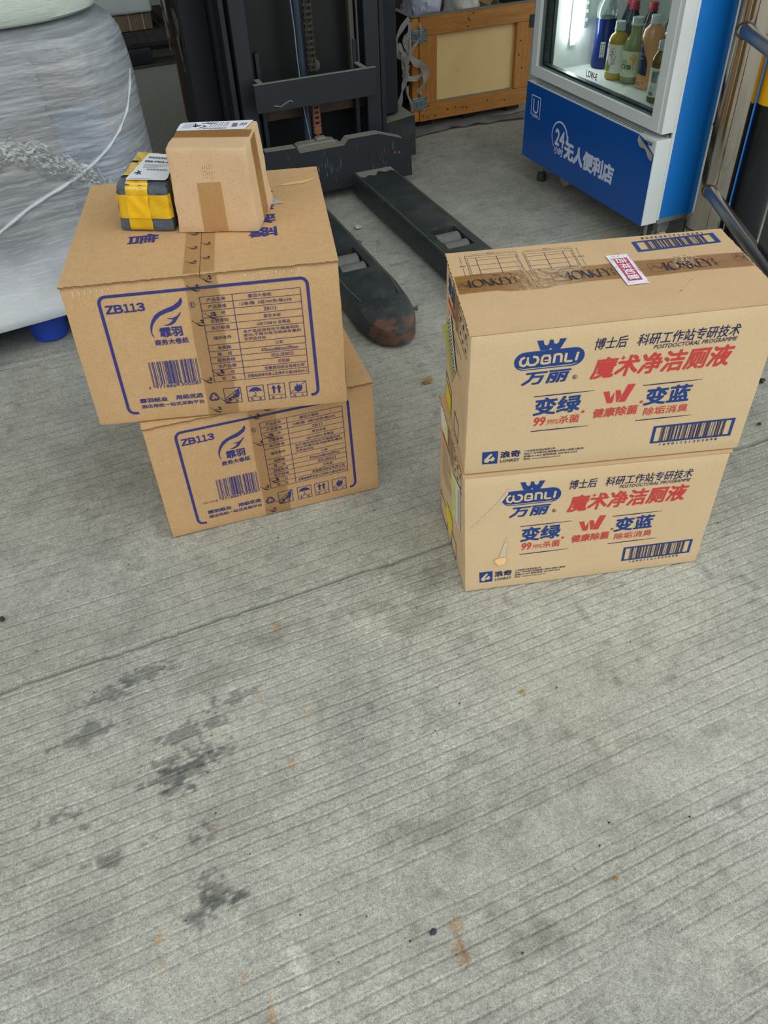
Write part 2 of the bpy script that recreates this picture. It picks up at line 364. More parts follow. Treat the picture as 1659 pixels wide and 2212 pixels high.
class Dec:
    def __init__(s, face, off=.0006): s.f = face; s.off = off; s.V = []; s.F = []; s.sw = False
    def _add(s, v, f): b = len(s.V); s.V += v; s.F += [tuple(i+b for i in t) for t in f]
    def poly(s, pts, holes=()):
        L = [pts]+list(holes); t = tessellate_polygon([[Vector((p[0], p[1], 0)) for p in lp] for lp in L])
        s._add([p for lp in L for p in lp], t)
    def rect(s, x0, y0, x1, y1): s._add([(x0, y0), (x1, y0), (x1, y1), (x0, y1)], [(0, 1, 2, 3)])
    def stroke(s, pts, w, closed=False):
        W, H = s.f.W, s.f.H; P = [Vector((p[0]*W, p[1]*H)) for p in pts]; n = len(P); out_ = []
        for i, p in enumerate(P):
            a = P[i-1] if (i or closed) else p; b = P[(i+1) % n] if (i < n-1 or closed) else p
            d1 = (p-a).normalized() if (p-a).length else (b-p).normalized(); d2 = (b-p).normalized() if (b-p).length else d1
            t = (d1+d2).normalized() if (d1+d2).length else d1; nn = Vector((-t.y, t.x)); k = max(.5, nn.dot(Vector((-d1.y, d1.x))))
            ww = w[i] if isinstance(w, (list, tuple)) else w
            out_ += [((p+nn*ww/2/k).x/W, (p+nn*ww/2/k).y/H), ((p-nn*ww/2/k).x/W, (p-nn*ww/2/k).y/H)]
        s._add(out_, [(2*i, 2*i+1, (2*i+3) % (2*n), (2*i+2) % (2*n)) for i in range(n if closed else n-1)])
    def text(s, t, x0, y0, x1, y1, bold=0.0, sh=0.0, rot=0):
        v, f = glyphs(t, bold); o = []
        for a, b, *L_ in v:
            if rot == 1: a, b = 1-b, a          # top of the letters to the left
            elif rot == -1: a, b = b, 1-a       # top of the letters to the right
            elif rot == 2: a, b = 1-a, 1-b
            o.append((x0+a*(x1-x0)+sh*b*(y1-y0)*s.f.H/s.f.W, y0+b*(y1-y0), L_[0] if L_ else 0))
        s._add(o, f)
    def circle(s, x, y, r, w, n=28): s.stroke([(x+r*math.cos(2*pi*k/n)/s.f.W, y+r*math.sin(2*pi*k/n)/s.f.H) for k in range(n)], w, True)
    def disc(s, x, y, r, n=16): s.poly([(x+r*math.cos(2*pi*k/n)/s.f.W, y+r*math.sin(2*pi*k/n)/s.f.H) for k in range(n)])
    def build(s, name, m, parent, label=None, off=None, wob=None):
        off = s.off if off is None else off
        me = bpy.data.meshes.new(name)
        me.from_pydata([tuple(s.f.at(q[0], q[1], off+(2.5e-5*q[2] if len(q) > 2 else 0))) for q in s.V], [], [t for t in s.F if len(set(t)) > 2]); me.validate(); me.update()
        return out_me(name, me, m, parent, label=label, kind='stuff' if ('print' in name or name in ('tape_mark', 'scrape', 'scuff', 'date_stamp', 'sticker_pattern', 'unprinted_lettering')) else None)
def ean13(code):
    L = '0001101 0011001 0010011 0111101 0100011 0110001 0101111 0111011 0110111 0001011'.split()
    par = 'LLLLLL LLGLGG LLGGLG LLGGGL LGLLGG LGGLLG LGGGLL LGLGLG LGLGGL LGGLGL'.split()[int(code[0])]
    R = [''.join('10'[int(c)] for c in x) for x in L]; G = [x[::-1] for x in R]
    b = '101'+''.join((L if par[i] == 'L' else G)[int(code[1+i])] for i in range(6))+'01010'+''.join(R[int(c)] for c in code[7:])+'101'
    return b
def itf(code):
    p = 'nnwwn wnnnw nwnnw wwnnn nnwnw wnwnn nwwnn nnnww wnnwn nwnwn'.split(); b = '1010'
    for i in range(0, len(code), 2):
        for a, c in zip(p[int(code[i])], p[int(code[i+1])]): b += '1'*(1 if a == 'n' else 3)+'0'*(1 if c == 'n' else 3)
    return b+'11101'
def bars(d, b, x0, x1, y0, y1, guard=None, lean=0.0):
    n = len(b); i = 0
    while i < n:
        if b[i] == '1':
            j = i
            while j < n and b[j] == '1': j += 1
            lo = guard if guard is not None and (i < 3 or i >= n-3 or 45 <= i < 50) else y0
            a, c = x0+(x1-x0)*i/n, x0+(x1-x0)*j/n; l_ = lean*(y1-lo)
            d._add([(a, lo), (c, lo), (c+l_, y1), (a+l_, y1)], [(0, 1, 2, 3)]); i = j
        else: i += 1
def arcpts(cx, cy, rx, ry, a0, a1, n=6): return [(cx+rx*math.cos(math.radians(a0+(a1-a0)*k/n)), cy+ry*math.sin(math.radians(a0+(a1-a0)*k/n))) for k in range(n+1)]

# ------------------------------------------------------------------ cardboard boxes
def hexa(bm, C, inset=0.0, bev=.004, cuts=10, amp=.0016, seed=1):
    """C: BFL BFR BBR BBL TFL TFR TBR TBL. Rounded, slightly crushed carton body"""
    C = [Vector(c) for c in C]
    v = [bm.verts.new(c) for c in C]
    for f in ((0, 3, 2, 1), (4, 5, 6, 7), (0, 1, 5, 4), (1, 2, 6, 5), (2, 3, 7, 6), (3, 0, 4, 7)): bm.faces.new([v[i] for i in f])
    bmesh.ops.bevel(bm, geom=bm.edges[:], offset=bev, segments=2, affect='EDGES', profile=.6)
    es = [e for e in bm.edges if e.calc_length() > .05]
    bmesh.ops.subdivide_edges(bm, edges=es, cuts=cuts, use_grid_fill=True)
    r = random.Random(seed); o = Vector((r.random()*9, r.random()*9, r.random()*9)); cen = sum(C, Vector())/8
    from mathutils import noise as N
    hx = (C[1]-C[0]).normalized(); hy = (C[3]-C[0]).normalized(); W = (C[1]-C[0]).length/2; D = (C[3]-C[0]).length/2; H = (C[4]-C[0]).length/2
    for q in bm.verts:
        p = q.co-cen; d = sorted([W-abs(p.dot(hx)), D-abs(p.dot(hy)), H-abs(p.z)])
        e = math.exp(-max(0, d[1])/.007)
        nz = N.noise_vector(q.co*22+o)+.5*N.noise_vector(q.co*70+o)
        q.co += Vector((nz.x, nz.y, nz.z*.35))*amp*e
def carton(name, label, cat, C, group, body_m, top_m, seam, seed, th=.004, gap=.0012):
    """C as in hexa; seam 's' runs front to back, 't' runs left to right"""
    C = [Vector(c) for c in C]; base = (C[0]+C[1]+C[2]+C[3])/4
    d = C[1]-C[0]; t = thing(name, label, cat, tuple(base), math.atan2(d.y, d.x), group)
    dn = Vector((0, 0, -th-.0006)); b = nb(); hexa(b, C[:4]+[c+dn for c in C[4:]], seed=seed)
    out('body', b, body_m, t, True)
    tf = Face(C[4:]); N = 36; r = random.Random(seed+5)
    for side in (0, 1):
        b = nb(); fr = [(r.random()-.5)*.0022 for _ in range(N+1)]; fb = [(r.random()-.5)*.002 for _ in range(N+1)]
        def P(i, j, z, side=side):
            a = i/N; ov = .0022
            if seam == 's':
                lo, hi = (-.001, .5-gap/.47/2) if side == 0 else (.5+gap/.47/2, 1.001)
                u = lo+(hi-lo)*a; v = -(ov+.001+1.6*fr[i])/tf.H if j == 0 else 1+(.001+fb[i])/tf.H
            else:
                lo, hi = (-.001, .54-gap/.26/2) if side == 0 else (.54+gap/.26/2, 1.002)
                v = lo+(hi-lo)*a; u = -(ov+fr[i])/tf.W if j == 0 else 1+(ov+fb[i])/tf.W
            return tf.at(u, v, z)
        for z in (0, 1):
            pass
        rows = [[b.verts.new(P(i, j, z)) for i in range(N+1)] for j, z in ((0, -th), (0, 0), (1, 0), (1, -th))]
        for k in range(4):
            A, B_ = rows[k], rows[(k+1) % 4]
            for i in range(N): b.faces.new((A[i], A[i+1], B_[i+1], B_[i]))
        b.faces.new([rw[0] for rw in rows][::-1]); b.faces.new([rw[N] for rw in rows])
        out('flap', b, top_m, t)
        # raw corrugated edge shown where the flap is cut
        b = nb()
        e0 = [P(i, 0, -.0008) for i in range(N+1)]; e1 = [P(i, 0, -th+.0006) for i in range(N+1)]
        n_ = (tf.at(0, 0)-tf.at(0, 1)).normalized() if seam == 's' else (tf.at(0, 0)-tf.at(1, 0)).normalized()
        A = [b.verts.new(p+n_*.0004) for p in e0]; B_ = [b.verts.new(p+n_*.0004) for p in e1]
        for i in range(N): b.faces.new((A[i], B_[i], B_[i+1], A[i+1]))
        out('cut_edge', b, card_edge, t)
    return t, tf
TX = [('产品名称', .068), ('产品规格', .068), ('型', '号'), ('主要原料', .068), ('执行标准', .068), ('储存条件', .068), ('保质期', .05), ('箱', '规'), ('服务热线', .068), ('生产日期', .068), ('单', '位'), ('地', '址')]
TY = [.848, .804, .757, .710, .661, .614, .521, .475, .432, .388, .341, .298, .252]
TR = [('霏羽大卷纸', .659, .745), ('12卷/箱  3层700克/卷±5%', .625, .818), ('ZB113', .710, .757), ('原生木浆', .706, .771), ('GB/T20810 合格品', .677, .803), None, ('三年', .737, .767), ('470mmx468mmx290mm', .680, .822), ('0552-2830223', .716, .802), ('见包装', .738, .784), ('安徽霏羽纸业有限公司', .684, .839), ('安徽省蚌埠市淮上区特步大道258号A5-2', .614, .848)]
WING = [(.417, .860), (.4195, .845), (.419, .831), (.412, .810), (.399, .794), (.379, .777), (.353, .768), (.331, .754), (.311, .727), (.297, .696), (.290, .666), (.288, .640), (.293, .608), (.286, .625), (.2835, .660), (.286, .690), (.295, .726), (.311, .761), (.332, .783), (.357, .797), (.383, .811), (.404, .833)]
WING2 = [(.407, .769), (.404, .752), (.392, .728), (.381, .703), (.366, .687), (.349, .683), (.335, .687), (.355, .695), (.367, .708), (.374, .721), (.355, .729), (.354, .733), (.374, .731), (.391, .743), (.402, .760)]
def roll_front(t, c, date=False):
    F = Face(c); a = Dec(F); b = Dec(F)
    fr = [(.165, .072), (.152, .074)]+arcpts(.152, .115, .024, .041, 250, 180, 4)+[(.125, .860)]+arcpts(.150, .862, .025, .046, 180, 90, 6)+arcpts(.855, .862, .026, .046, 90, 0, 6)+[(.884, .130)]+arcpts(.860, .128, .024, .041, 0, -80, 5)+[(.855, .088)]
    a.stroke(fr, .0055)
    for ch, u0, u1 in (('Ｚ', .143, .170), ('Ｂ', .1745, .2025), ('１', .2075, .2275), ('１', .2315, .2515), ('３', .2555, .2810)): a.text(ch, u0, .798, u1, .849, .035)
    a.poly(WING); a.poly(WING2)
    a.text('霏羽', .317, .609, .398, .671, .030); a.text('商务大卷纸', .290, .556, .415, .594, .022)
    a.circle(.452, .803, .0052, .0008); a.text('R', .448, .790, .456, .816, .01)
    bars(a, ean13('6971886130058'), .246, .430, .272, .442, .254)
    a.text('6', .228, .246, .2345, .270, .005); a.text('971886', .254, .246, .333, .270, .003); a.text('130058', .342, .250, .420, .273, .003)
    a.text('霏羽纸业', .181, .147, .288, .179, .028); a.text('用纸优选', .322, .149, .427, .182, .028)
    a.text('酒店用纸一站式采购平台', .181, .104, .428, .132, .016)
    x0, x1, xd = .483, .853, .602
    for y in TY: b.stroke([(x0, y), (x1, y)], .0011)
    for x in (x0, x1, xd): b.stroke([(x, TY[0]+.002), (x, TY[-1]-.002)], .0013)
    for i, (p, q) in enumerate(TX):
        ym = (TY[i]+TY[i+1])/2; h = .0125
        if isinstance(q, str): b.text(p, .513, ym-h, .528, ym+h, .006); b.text(q, .553, ym-h, .568, ym+h, .006)
        else: b.text(p, .542-q/2, ym-h, .542+q/2, ym+h, .008)
        if TR[i]: b.text(TR[i][0], TR[i][1], ym-h*.95, TR[i][2], ym+h*.95, .006)
    for k, s_ in enumerate(('本产品应保存在干燥通风的', '室内,不得与有污染或有毒的')): b.text(s_, .622, .583-k*.026, .832 if k == 0 else .840, .604-k*.026, .006)
    b.text('化学品共处', .622, .531, .705, .552, .006)
    # handling marks
    for i, xx in enumerate((.511, .602, .686, .772)):
        x2 = xx+.066; a.stroke([(xx, .082), (x2, .082), (x2, .197), (xx, .197)], .0013, True); a.stroke([(xx, .112), (x2, .112)], .001)
        for k, s_ in enumerate((('勿', '踩'), ('防', '潮'), ('向', '上'), ('怕', '火'))[i]): a.text(s_, xx+.011+k*.032, .087, xx+.021+k*.032, .106, .004)
    a.poly([(.522, .118), (.545, .135), (.548, .15), (.556, .152), (.558, .175), (.572, .188), (.572, .150), (.566, .122)]); a.stroke([(.511, .116), (.577, .197)], .0012)
    a.poly(arcpts(.635, .150, .026, .036, 0, 180, 12)+[(.618, .158), (.627, .150), (.635, .158), (.643, .150), (.652, .158)]); a.stroke([(.635, .150), (.635, .124), (.630, .120), (.626, .126)], .0014)
    for xx in (.708, .729): a.poly([(xx-.004, .125), (xx+.004, .125), (xx+.004, .160), (xx+.010, .160), (xx, .190), (xx-.010, .160), (xx-.004, .160)])
    a.poly([(.793, .128), (.790, .150), (.794, .166), (.799, .158), (.801, .188), (.807, .164), (.811, .178), (.815, .160), (.821, .170), (.822, .145), (.816, .126), (.804, .118)]); a.stroke([(.772, .114), (.838, .197)], .0012)
    cx, cy = .470, .140
    for k in range(3):
        an = 2*pi*k/3; q = []
        for px_, py_ in ((-.0078, .0005), (-.0035, .0082), (.0030, .0082), (.0052, .0047), (.0072, .0058), (.0056, .0006), (.0004, .0012), (.0024, .0028), (.0012, .0048), (-.0018, .0048), (-.0050, -.0010)):
            X_, Y_ = px_, py_+.0018; q.append((cx+(X_*math.cos(an)-Y_*math.sin(an))/F.W, cy+(X_*math.sin(an)+Y_*math.cos(an))/F.H))
        a.poly(q)
    if date: k_ = Dec(F); k_.text('2024 10 04', .168, .250, .224, .264); k_.build('date_stamp', ink_k, t)
    a.build('printing', ink_a, t); b.build('printed_table', ink_t, t)
    # clear brown tape over the middle, with its own small marks
    d = Dec(F, .0011); pts = [(.437+.003*math.sin(y*9), y) for y in np.linspace(.0, 1.0, 9)]; pr = [(.556+.003*math.sin(y*7+1), y) for y in np.linspace(.0, 1.0, 9)]
    d._add(pts+pr, [(i, 9+i, 10+i, i+1) for i in range(8)]); d.build('tape', tape_m, t)
    k = Dec(F, .0014)
    for x, y in ((.520, .956), (.470, .907), (.515, .719), (.464, .678), (.504, .315), (.457, .268), (.517, .102), (.471, .038)): wing_mark(k, x, y)
    k.build('tape_mark', ink_k, t)
def wing_mark(k, x, y, s=1.0):
    W, H = k.f.W, k.f.H
    g = lambda a, b: (x+a*s/W, y+b*s/H)
    k.stroke([g(-.009, .004), g(-.004, .001), g(0, -.003), g(.005, -.005), g(.010, -.0035)], [.0004, .0016, .0024, .0018, .0004])
    k.stroke([g(-.001, .0035), g(.002, .001), g(.004, .001)], [.0003, .0014, .0006]); k.disc(*g(-.010, .006), .0011*s)
    k.rect(*g(.004, .004), *g(.008, .007)); k.rect(*g(.005, .000), *g(.009, .003))

A = dict(BFL=(-.055, 1.368, .2925), BFR=(.403, 1.234, .2925), TFL=(-.047, 1.366, .58), TFR=(.410, 1.245, .58), TBR=(.523, 1.684, .58), TBL=(.067, 1.81, .58), BBL=(.062, 1.812, .2925), BBR=(.520, 1.682, .2925))
Bc = dict(BFL=(.014, 1.326, 0), BFR=(.478, 1.288, 0), TFL=(.016, 1.328, .2895), TFR=(.475, 1.285, .2895), TBR=(.519, 1.754, .2895), TBL=(.051, 1.794, .2895), BBL=(.051, 1.794, 0), BBR=(.519, 1.754, 0))
Cc = dict(BFL=(.508, .941, .2915), BFR=(.976, .802, .2915), TFL=(.501, .925, .578), TFR=(.977, .801, .578), TBR=(1.057, 1.051, .578), TBL=(.587, 1.183, .578), BBL=(.590, 1.185, .2915), BBR=(1.052, 1.046, .2915))
Dc = dict(BFL=(.512, .927, 0), BFR=(.970, .807, 0), TFL=(.507, .939, .289), TFR=(.964, .802, .289), TBR=(1.036, 1.050, .289), TBL=(.578, 1.182, .289), BBL=(.578, 1.180, 0), BBR=(1.038, 1.053, 0))
o8 = lambda d: [d[k] for k in ('BFL', 'BFR', 'BBR', 'BBL', 'TFL', 'TFR', 'TBR', 'TBL')]
fr4 = lambda d: [d[k] for k in ('BFL', 'BFR', 'TFR', 'TFL')]
lf4 = lambda d: [d[k] for k in ('BBL', 'BFL', 'TFL', 'TBL')]
rt4 = lambda d: [d[k] for k in ('BFR', 'BBR', 'TBR', 'TFR')]

def scar(F, pts, t, m, name='torn_paper', off=.0008):
    d = Dec(F, off); d.poly(pts); return d.build(name, m, t)
torn = mat('torn_paper_core', '#e0b982', .85, bump=(300, .0008)); torn_w = mat('torn_pale_core', '#d8c8ac', .85, var=(200, '#b59a78', .6), bump=(300, .0008))

def big_top_text(F, t):
    d = Dec(F)
    for k, ch in enumerate('整箱销售'):                       # left column reads downwards, tops to the right
        y1 = .86-k*.155; d.text(ch, .220, y1-.085, .332, y1, .020, rot=-1)
    for k, ch in enumerate('整箱销售'):                       # right column reads upwards, tops to the left
        y0 = .268+k*.13; d.text(ch, .685, y0, .790, y0+.088, .020, rot=1)
    d.build('printing', ink_a, t)
tA, FA = carton('carton_box', 'upper of the two paper roll cartons, carrying the small brown and yellow parcels', 'box', o8(A), 'paper roll cartons', card_a, card_a, 's', 3)
roll_front(tA, fr4(A)); big_top_text(FA, tA)
d = Dec(FA, .0011); d.rect(.440, 0, .553, 1); d.build('tape', tape_m, tA)
k = Dec(FA, .0014)
for x, y in ((.470, .218), (.520, .246), (.470, .090), (.519, .119), (.470, .35)): wing_mark(k, x, y, .9)
k.build('tape_mark', ink_k, tA)
scar(FA, [(.82, .80), (.86, .822), (.92, .832), (.985, .855), (.975, .835), (.93, .805), (.87, .795)], tA, torn)
Fa = Face(fr4(A)); d = Dec(Fa, .0008)
for i in range(7): x = .045+i*.021; h = .045*(1-i/9)*(1+.4*math.sin(i*3)); d.poly([(x-.004, .955), (x, .965), (x+.004, .955), (x+.001, .955-h)])
for i in range(8): x = .66+i*.028; d.poly([(x-.004, .962), (x, .972), (x+.004, .962), (x, .945)])
d.build('scuff', torn_w, tA)
Ra = Face(rt4(A)); d = Dec(Ra)
for k_ in range(5): d.text('霏羽', .03+k_*.19, .10, .16+k_*.19, .30, .03)
d.build('printing', ink_a, tA)
tB, FB = carton('carton_box', 'lower paper roll carton standing on the floor, twisted under the upper one', 'box', o8(Bc), 'paper roll cartons', card_a, card_a, 's', 8)
roll_front(tB, fr4(Bc), True)
d = Dec(FB, .0011); d.rect(.440, 0, .553, 1); d.build('tape', tape_m, tB)

# toilet cleaner cartons ------------------------------------------------------
def pillpts(x0, x1, y0, y1, F, n=10):
    r = (y1-y0)/2*F.H/F.W; return arcpts(x0+r, (y0+y1)/2, r, (y1-y0)/2, 90, 270, n)+arcpts(x1-r, (y0+y1)/2, r, (y1-y0)/2, -90, 90, n)
def cleaner_front(t, c):
    F = Face(c); a = Dec(F); n = Dec(F); r = Dec(F); v = Dec(F, .0010)
    a.poly([(.209, .916), (.229, .915), (.233, .889), (.241, .880), (.248, .889), (.249, .915), (.261, .913), (.263, .892), (.271, .884), (.279, .892), (.281, .915), (.303, .914), (.286, .852), (.260, .852), (.255, .866), (.250, .852), (.223, .853)])
    a.poly(pillpts(.142, .369, .733, .851, F))
    wx = lambda x: .159+(x-125)/755*.192
    wy = lambda y: .7635+y*.0575
    w_ = .0042
    v.stroke([(wx(190), wy(.98)), (wx(150), wy(.85)), (wx(133), wy(.5)), (wx(145), wy(.15)), (wx(185), wy(.03)), (wx(215), wy(.18)), (wx(228), wy(.62)), (wx(238), wy(.18)), (wx(270), wy(.03)), (wx(320), wy(.06)), (wx(355), wy(.3)), (wx(360), wy(.6)), (wx(340), wy(.88)), (wx(290), wy(.98))], w_)
    v.stroke([(wx(228), wy(.97)), (wx(228), wy(.4))], w_*.8)
    v.stroke([(wx(508), wy(.02)), (wx(508), wy(.65)), (wx(495), wy(.92)), (wx(430), wy(.95)), (wx(410), wy(.75)), (wx(408), wy(.15)), (wx(440), wy(.06)), (wx(500), wy(.10))], w_); v.stroke([(wx(440), wy(.42)), (wx(508), wy(.42))], w_*.6)
    v.stroke([(wx(565), wy(.02)), (wx(568), wy(.9)), (wx(600), wy(.97)), (wx(640), wy(.92)), (wx(655), wy(.7)), (wx(655), wy(.02))], w_)
    v.stroke([(wx(712), wy(1.0)), (wx(708), wy(.12)), (wx(730), wy(.05)), (wx(800), wy(.05))], w_)
    v.stroke([(wx(862), wy(.98)), (wx(845), wy(.05))], w_)
    v.stroke([(.158, .752), (.175, .743), (.330, .743), (.349, .752)], [.0004, .0014, .0014, .0004])
    a.text('万丽', .173, .635, .318, .714, .028, .28)
    n.circle(.348, .655, .0038, .0006); n.text('R', .3445, .645, .352, .665, .01)
    a.text('变绿', .224, .413, .378, .530, .026, .08); a.text('变蓝', .604, .405, .757, .523, .026, .08)
    n.text('博士后', .395, .818, .500, .890, .006, .12); n.text('科研工作站专研技术', .535, .815, .870, .888, .006, .12)
    n.text('POSTDOCTORAL PROGRAMME', .594, .784, .868, .810, .002, .2)
    r.text('魔术净洁厕液', .400, .628, .860, .760, .024, .16)
    for x0, y, x1 in ((.220, .547, .424), (.222, .296, .424), (.588, .546, .790), (.588, .297, .790)): n.stroke([(x0, y), ((x0+x1)/2, y), (x1, y)], [.0016, .0022, .0008])
    r.text('99', .227, .334, .266, .395, .02, .12); r.text('.999%', .270, .334, .312, .372, .0, .15); r.text('杀菌', .315, .333, .385, .390, .006, .05)
    r.text('*', .390, .395, .401, .415, .02); r.text('*', .589, .421, .600, .441, .02)
    r.poly([(.455, .530), (.475, .531), (.483, .478), (.494, .521), (.4945, .46), (.490, .444), (.474, .446)]); r.poly([(.4965, .532), (.513, .531), (.5195, .490), (.509, .447), (.5055, .447)])
    r.poly([(.535, .566), (.561, .564), (.536, .445), (.513, .447)])
    r.text('健康除菌', .432, .349, .585, .414, .016, .05); r.text('除垢消臭', .610, .328, .765, .385, .004, .05)
    r.poly([(.500, .765), (.503, .752), (.510, .748), (.503, .744), (.500, .731), (.497, .744), (.490, .748), (.497, .752)])
    a.poly([(.661, .239), (.955, .241), (.955, .108), (.661, .108)][::-1], [[(.672, .226), (.944, .228), (.944, .122), (.672, .121)]])
    bars(n, itf('16901121303098'), .691, .924, .121, .228)
    n.text('1 6 9 0 1 1 2 1 3 0 3 0 9 8', .699, .083, .908, .101, .003)
    a.poly([(.059, .172), (.115, .171), (.115, .072), (.061, .075)])
    v.poly([(.067, .112), (.080, .140), (.090, .158), (.096, .146), (.083, .118), (.088, .112), (.097, .132), (.106, .118), (.101, .098), (.094, .094), (.088, .102), (.080, .086), (.068, .092)])
    n.text('浪奇', .124, .112, .195, .162, .026); n.text('LONKEY', .126, .075, .194, .098, .010)
    for k_, (s_, x1) in enumerate((('广州浪奇日用品有限公司', .317), ('地址:广州市南沙区黄阁镇小虎岛小虎南三路8号', .421), ('邮编:511455 服务热线: 800-830-3229', .400), ('网址: www.lonkey.com.cn', .340))): n.text(s_, .209, .140-k_*.0215, x1, .156-k_*.0215, .002)
    a.build('printing', ink_c, t, 'blue printing'); n.build('printing', ink_d, t, 'fine navy printing'); r.build('printing', ink_r, t, 'red printing'); v.build('unprinted_lettering', card_c, t)
def cleaner_end(t, c, lab):
    F = Face(c); n = Dec(F); r = Dec(F); a = Dec(F)
    n.stroke([(.50, .93), (.90, .95), (.90, .78), (.50, .75)], .0012, True); n.stroke([(.5, .85), (.9, .87)], .001)
    for x in (.60, .70, .80): n.stroke([(x, .76), (x, .94)], .001); n.disc(x+.05, .90, .005); n.disc(x+.05, .81, .004)
    a.text('浪奇', .12, .82, .40, .93, .03); r.stroke([(.12, .76), (.44, .78)], .009)
    for k_ in range(9): n.stroke([(.12, .70-k_*.035), (.12+.12*(2+(k_*7) % 4), .705-k_*.035)], .0014)
    n.stroke([(.06, .20), (.34, .20), (.34, .02), (.06, .02)], .003, True); n.stroke([(.50, .16), (.68, .17), (.68, .02), (.50, .01)], .003, True)
    n.stroke([(.60, .5), (.92, .28), (.92, .20)], .0006)
    a.build('printing', ink_c, t); n.build('printing', ink_d, t, 'fine navy printing'); r.build('printing', ink_r, t, 'red printing')
    # delivery slips: thin sheets, the upper one peeling off
    if lab == 0:
        b = nb(); q = [(.274, .738), (.088, .556), (.351, .284), (.555, .501)]
        def f(u, v):
            p = [q[0][k_]*(1-u)*(1-v)+q[1][k_]*u*(1-v)+q[2][k_]*u*v+q[3][k_]*(1-u)*v for k_ in (0, 1)]
            return F.at(p[0], p[1], .0015+.010*u*u*(1-v)**1.5)
        sheet(b, f, 6, 8, .0004); s_ = out('delivery_slip', b, paper_y, t, True, 'pale yellow slip with white edge, peeling')
        g = lambda u, v, o=0: f(u, v)+F.n*o
        b = nb(); V = lambda u, v: b.verts.new(g(u, v, .0012))
        for v0 in np.linspace(.04, .94, 16): b.faces.new((V(.12, v0), V(.30, v0), V(.30, v0+.03), V(.12, v0+.03)))
        for v0 in np.linspace(.04, .9, 12): b.faces.new((V(.42, v0), V(.46, v0), V(.46, v0+.05), V(.42, v0+.05)))
        for v0 in np.linspace(.15, .9, 10): b.faces.new((V(.62, v0), V(.64, v0), V(.64, v0+.05), V(.62, v0+.05)))
        out('slip_print', b, ink_k, t)
        b = nb(); b.faces.new([b.verts.new(g(u, v, .0008)) for u, v in ((0, .01), (.33, .01), (.33, .99), (0, .99))]); out('slip_margin', b, paper, t, label='white printed margin')
        yl = [(.085, .155), (.330, .150), (.330, .010), (.085, .008)]
        scar(F, yl, t, yellow_l, 'yellow_sticker', .0012)
    else:
        scar(F, [(.041, .936), (.14, .985), (.30, .985), (.40, .96), (.375, .816), (.075, .799)], t, paper, 'torn_label', .0012)
        scar(F, [(.22, .975), (.30, .975), (.40, .96), (.39, .84), (.375, .816), (.25, .812)], t, paper_y, 'torn_label', .0018)
        q = [(.508, .709), (.846, .797), (.848, .433), (.549, .373)]; scar(F, q, t, paper_y, 'delivery_slip', .0012)
        scar(F, [(.73, .765), (.846, .797), (.848, .433), (.74, .412)], t, paper, 'slip_margin', .0016)
        d = Dec(F, .002)
        for v0 in np.linspace(.45, .74, 14): d.stroke([(.77, v0), (.83, v0+.012)], .0016)
        for v0 in np.linspace(.42, .68, 9): d.stroke([(.56, v0), (.70, v0+.03)], .0008)
        d.build('slip_print', ink_k, t)
        scar(F, [(.303, .284), (.540, .282), (.520, .100), (.300, .112)], t, yellow_l, 'yellow_sticker', .0012)
    tp = Dec(F, .0022); tp.poly([(.36, .995), (.62, .995), (.60, .78), (.50, .75), (.44, .80), (.38, .76)]); tp.build('tape', tape_c, t)
tC, FC = carton('carton_box', 'upper toilet cleaner carton with red and white sticker on its lid', 'box', o8(Cc), 'toilet cleaner cartons', card_c, card_top, 't', 14)
cleaner_front(tC, fr4(Cc)); cleaner_end(tC, lf4(Cc), 0)
tD, FD = carton('carton_box', 'lower toilet cleaner carton with torn patch low on its front', 'box', o8(Dc), 'toilet cleaner cartons', card_c, card_top, 't', 19)
cleaner_front(tD, fr4(Dc)); cleaner_end(tD, lf4(Dc), 1)
Fd = Face(fr4(Dc))
b = nb(); b.faces.new([b.verts.new(Fd.at(u, v, .0012)) for u, v in ((.168, .475), (.173, .408), (.166, .344), (.166, .288), (.139, .296), (.152, .379))]); out('torn_patch', b, torn_w, tD, label='pale torn patch')
b = nb(); q = [(.119, .268), (.124, .279), (.140, .292), (.165, .286), (.168, .267), (.159, .243), (.136, .237), (.129, .249)]
b.faces.new([b.verts.new(Fd.at(u, v, .0015+max(0, .285-v)*.10)) for u, v in q]); out('torn_flap', b, torn, tD)
d = Dec(Fd, .0009); d.stroke([(.023, .578), (.083, .673), (.137, .781), (.158, .835), (.164, .885)], [.002, .004, .006, .006, .001]); d.build('scuff', torn_w, tD)
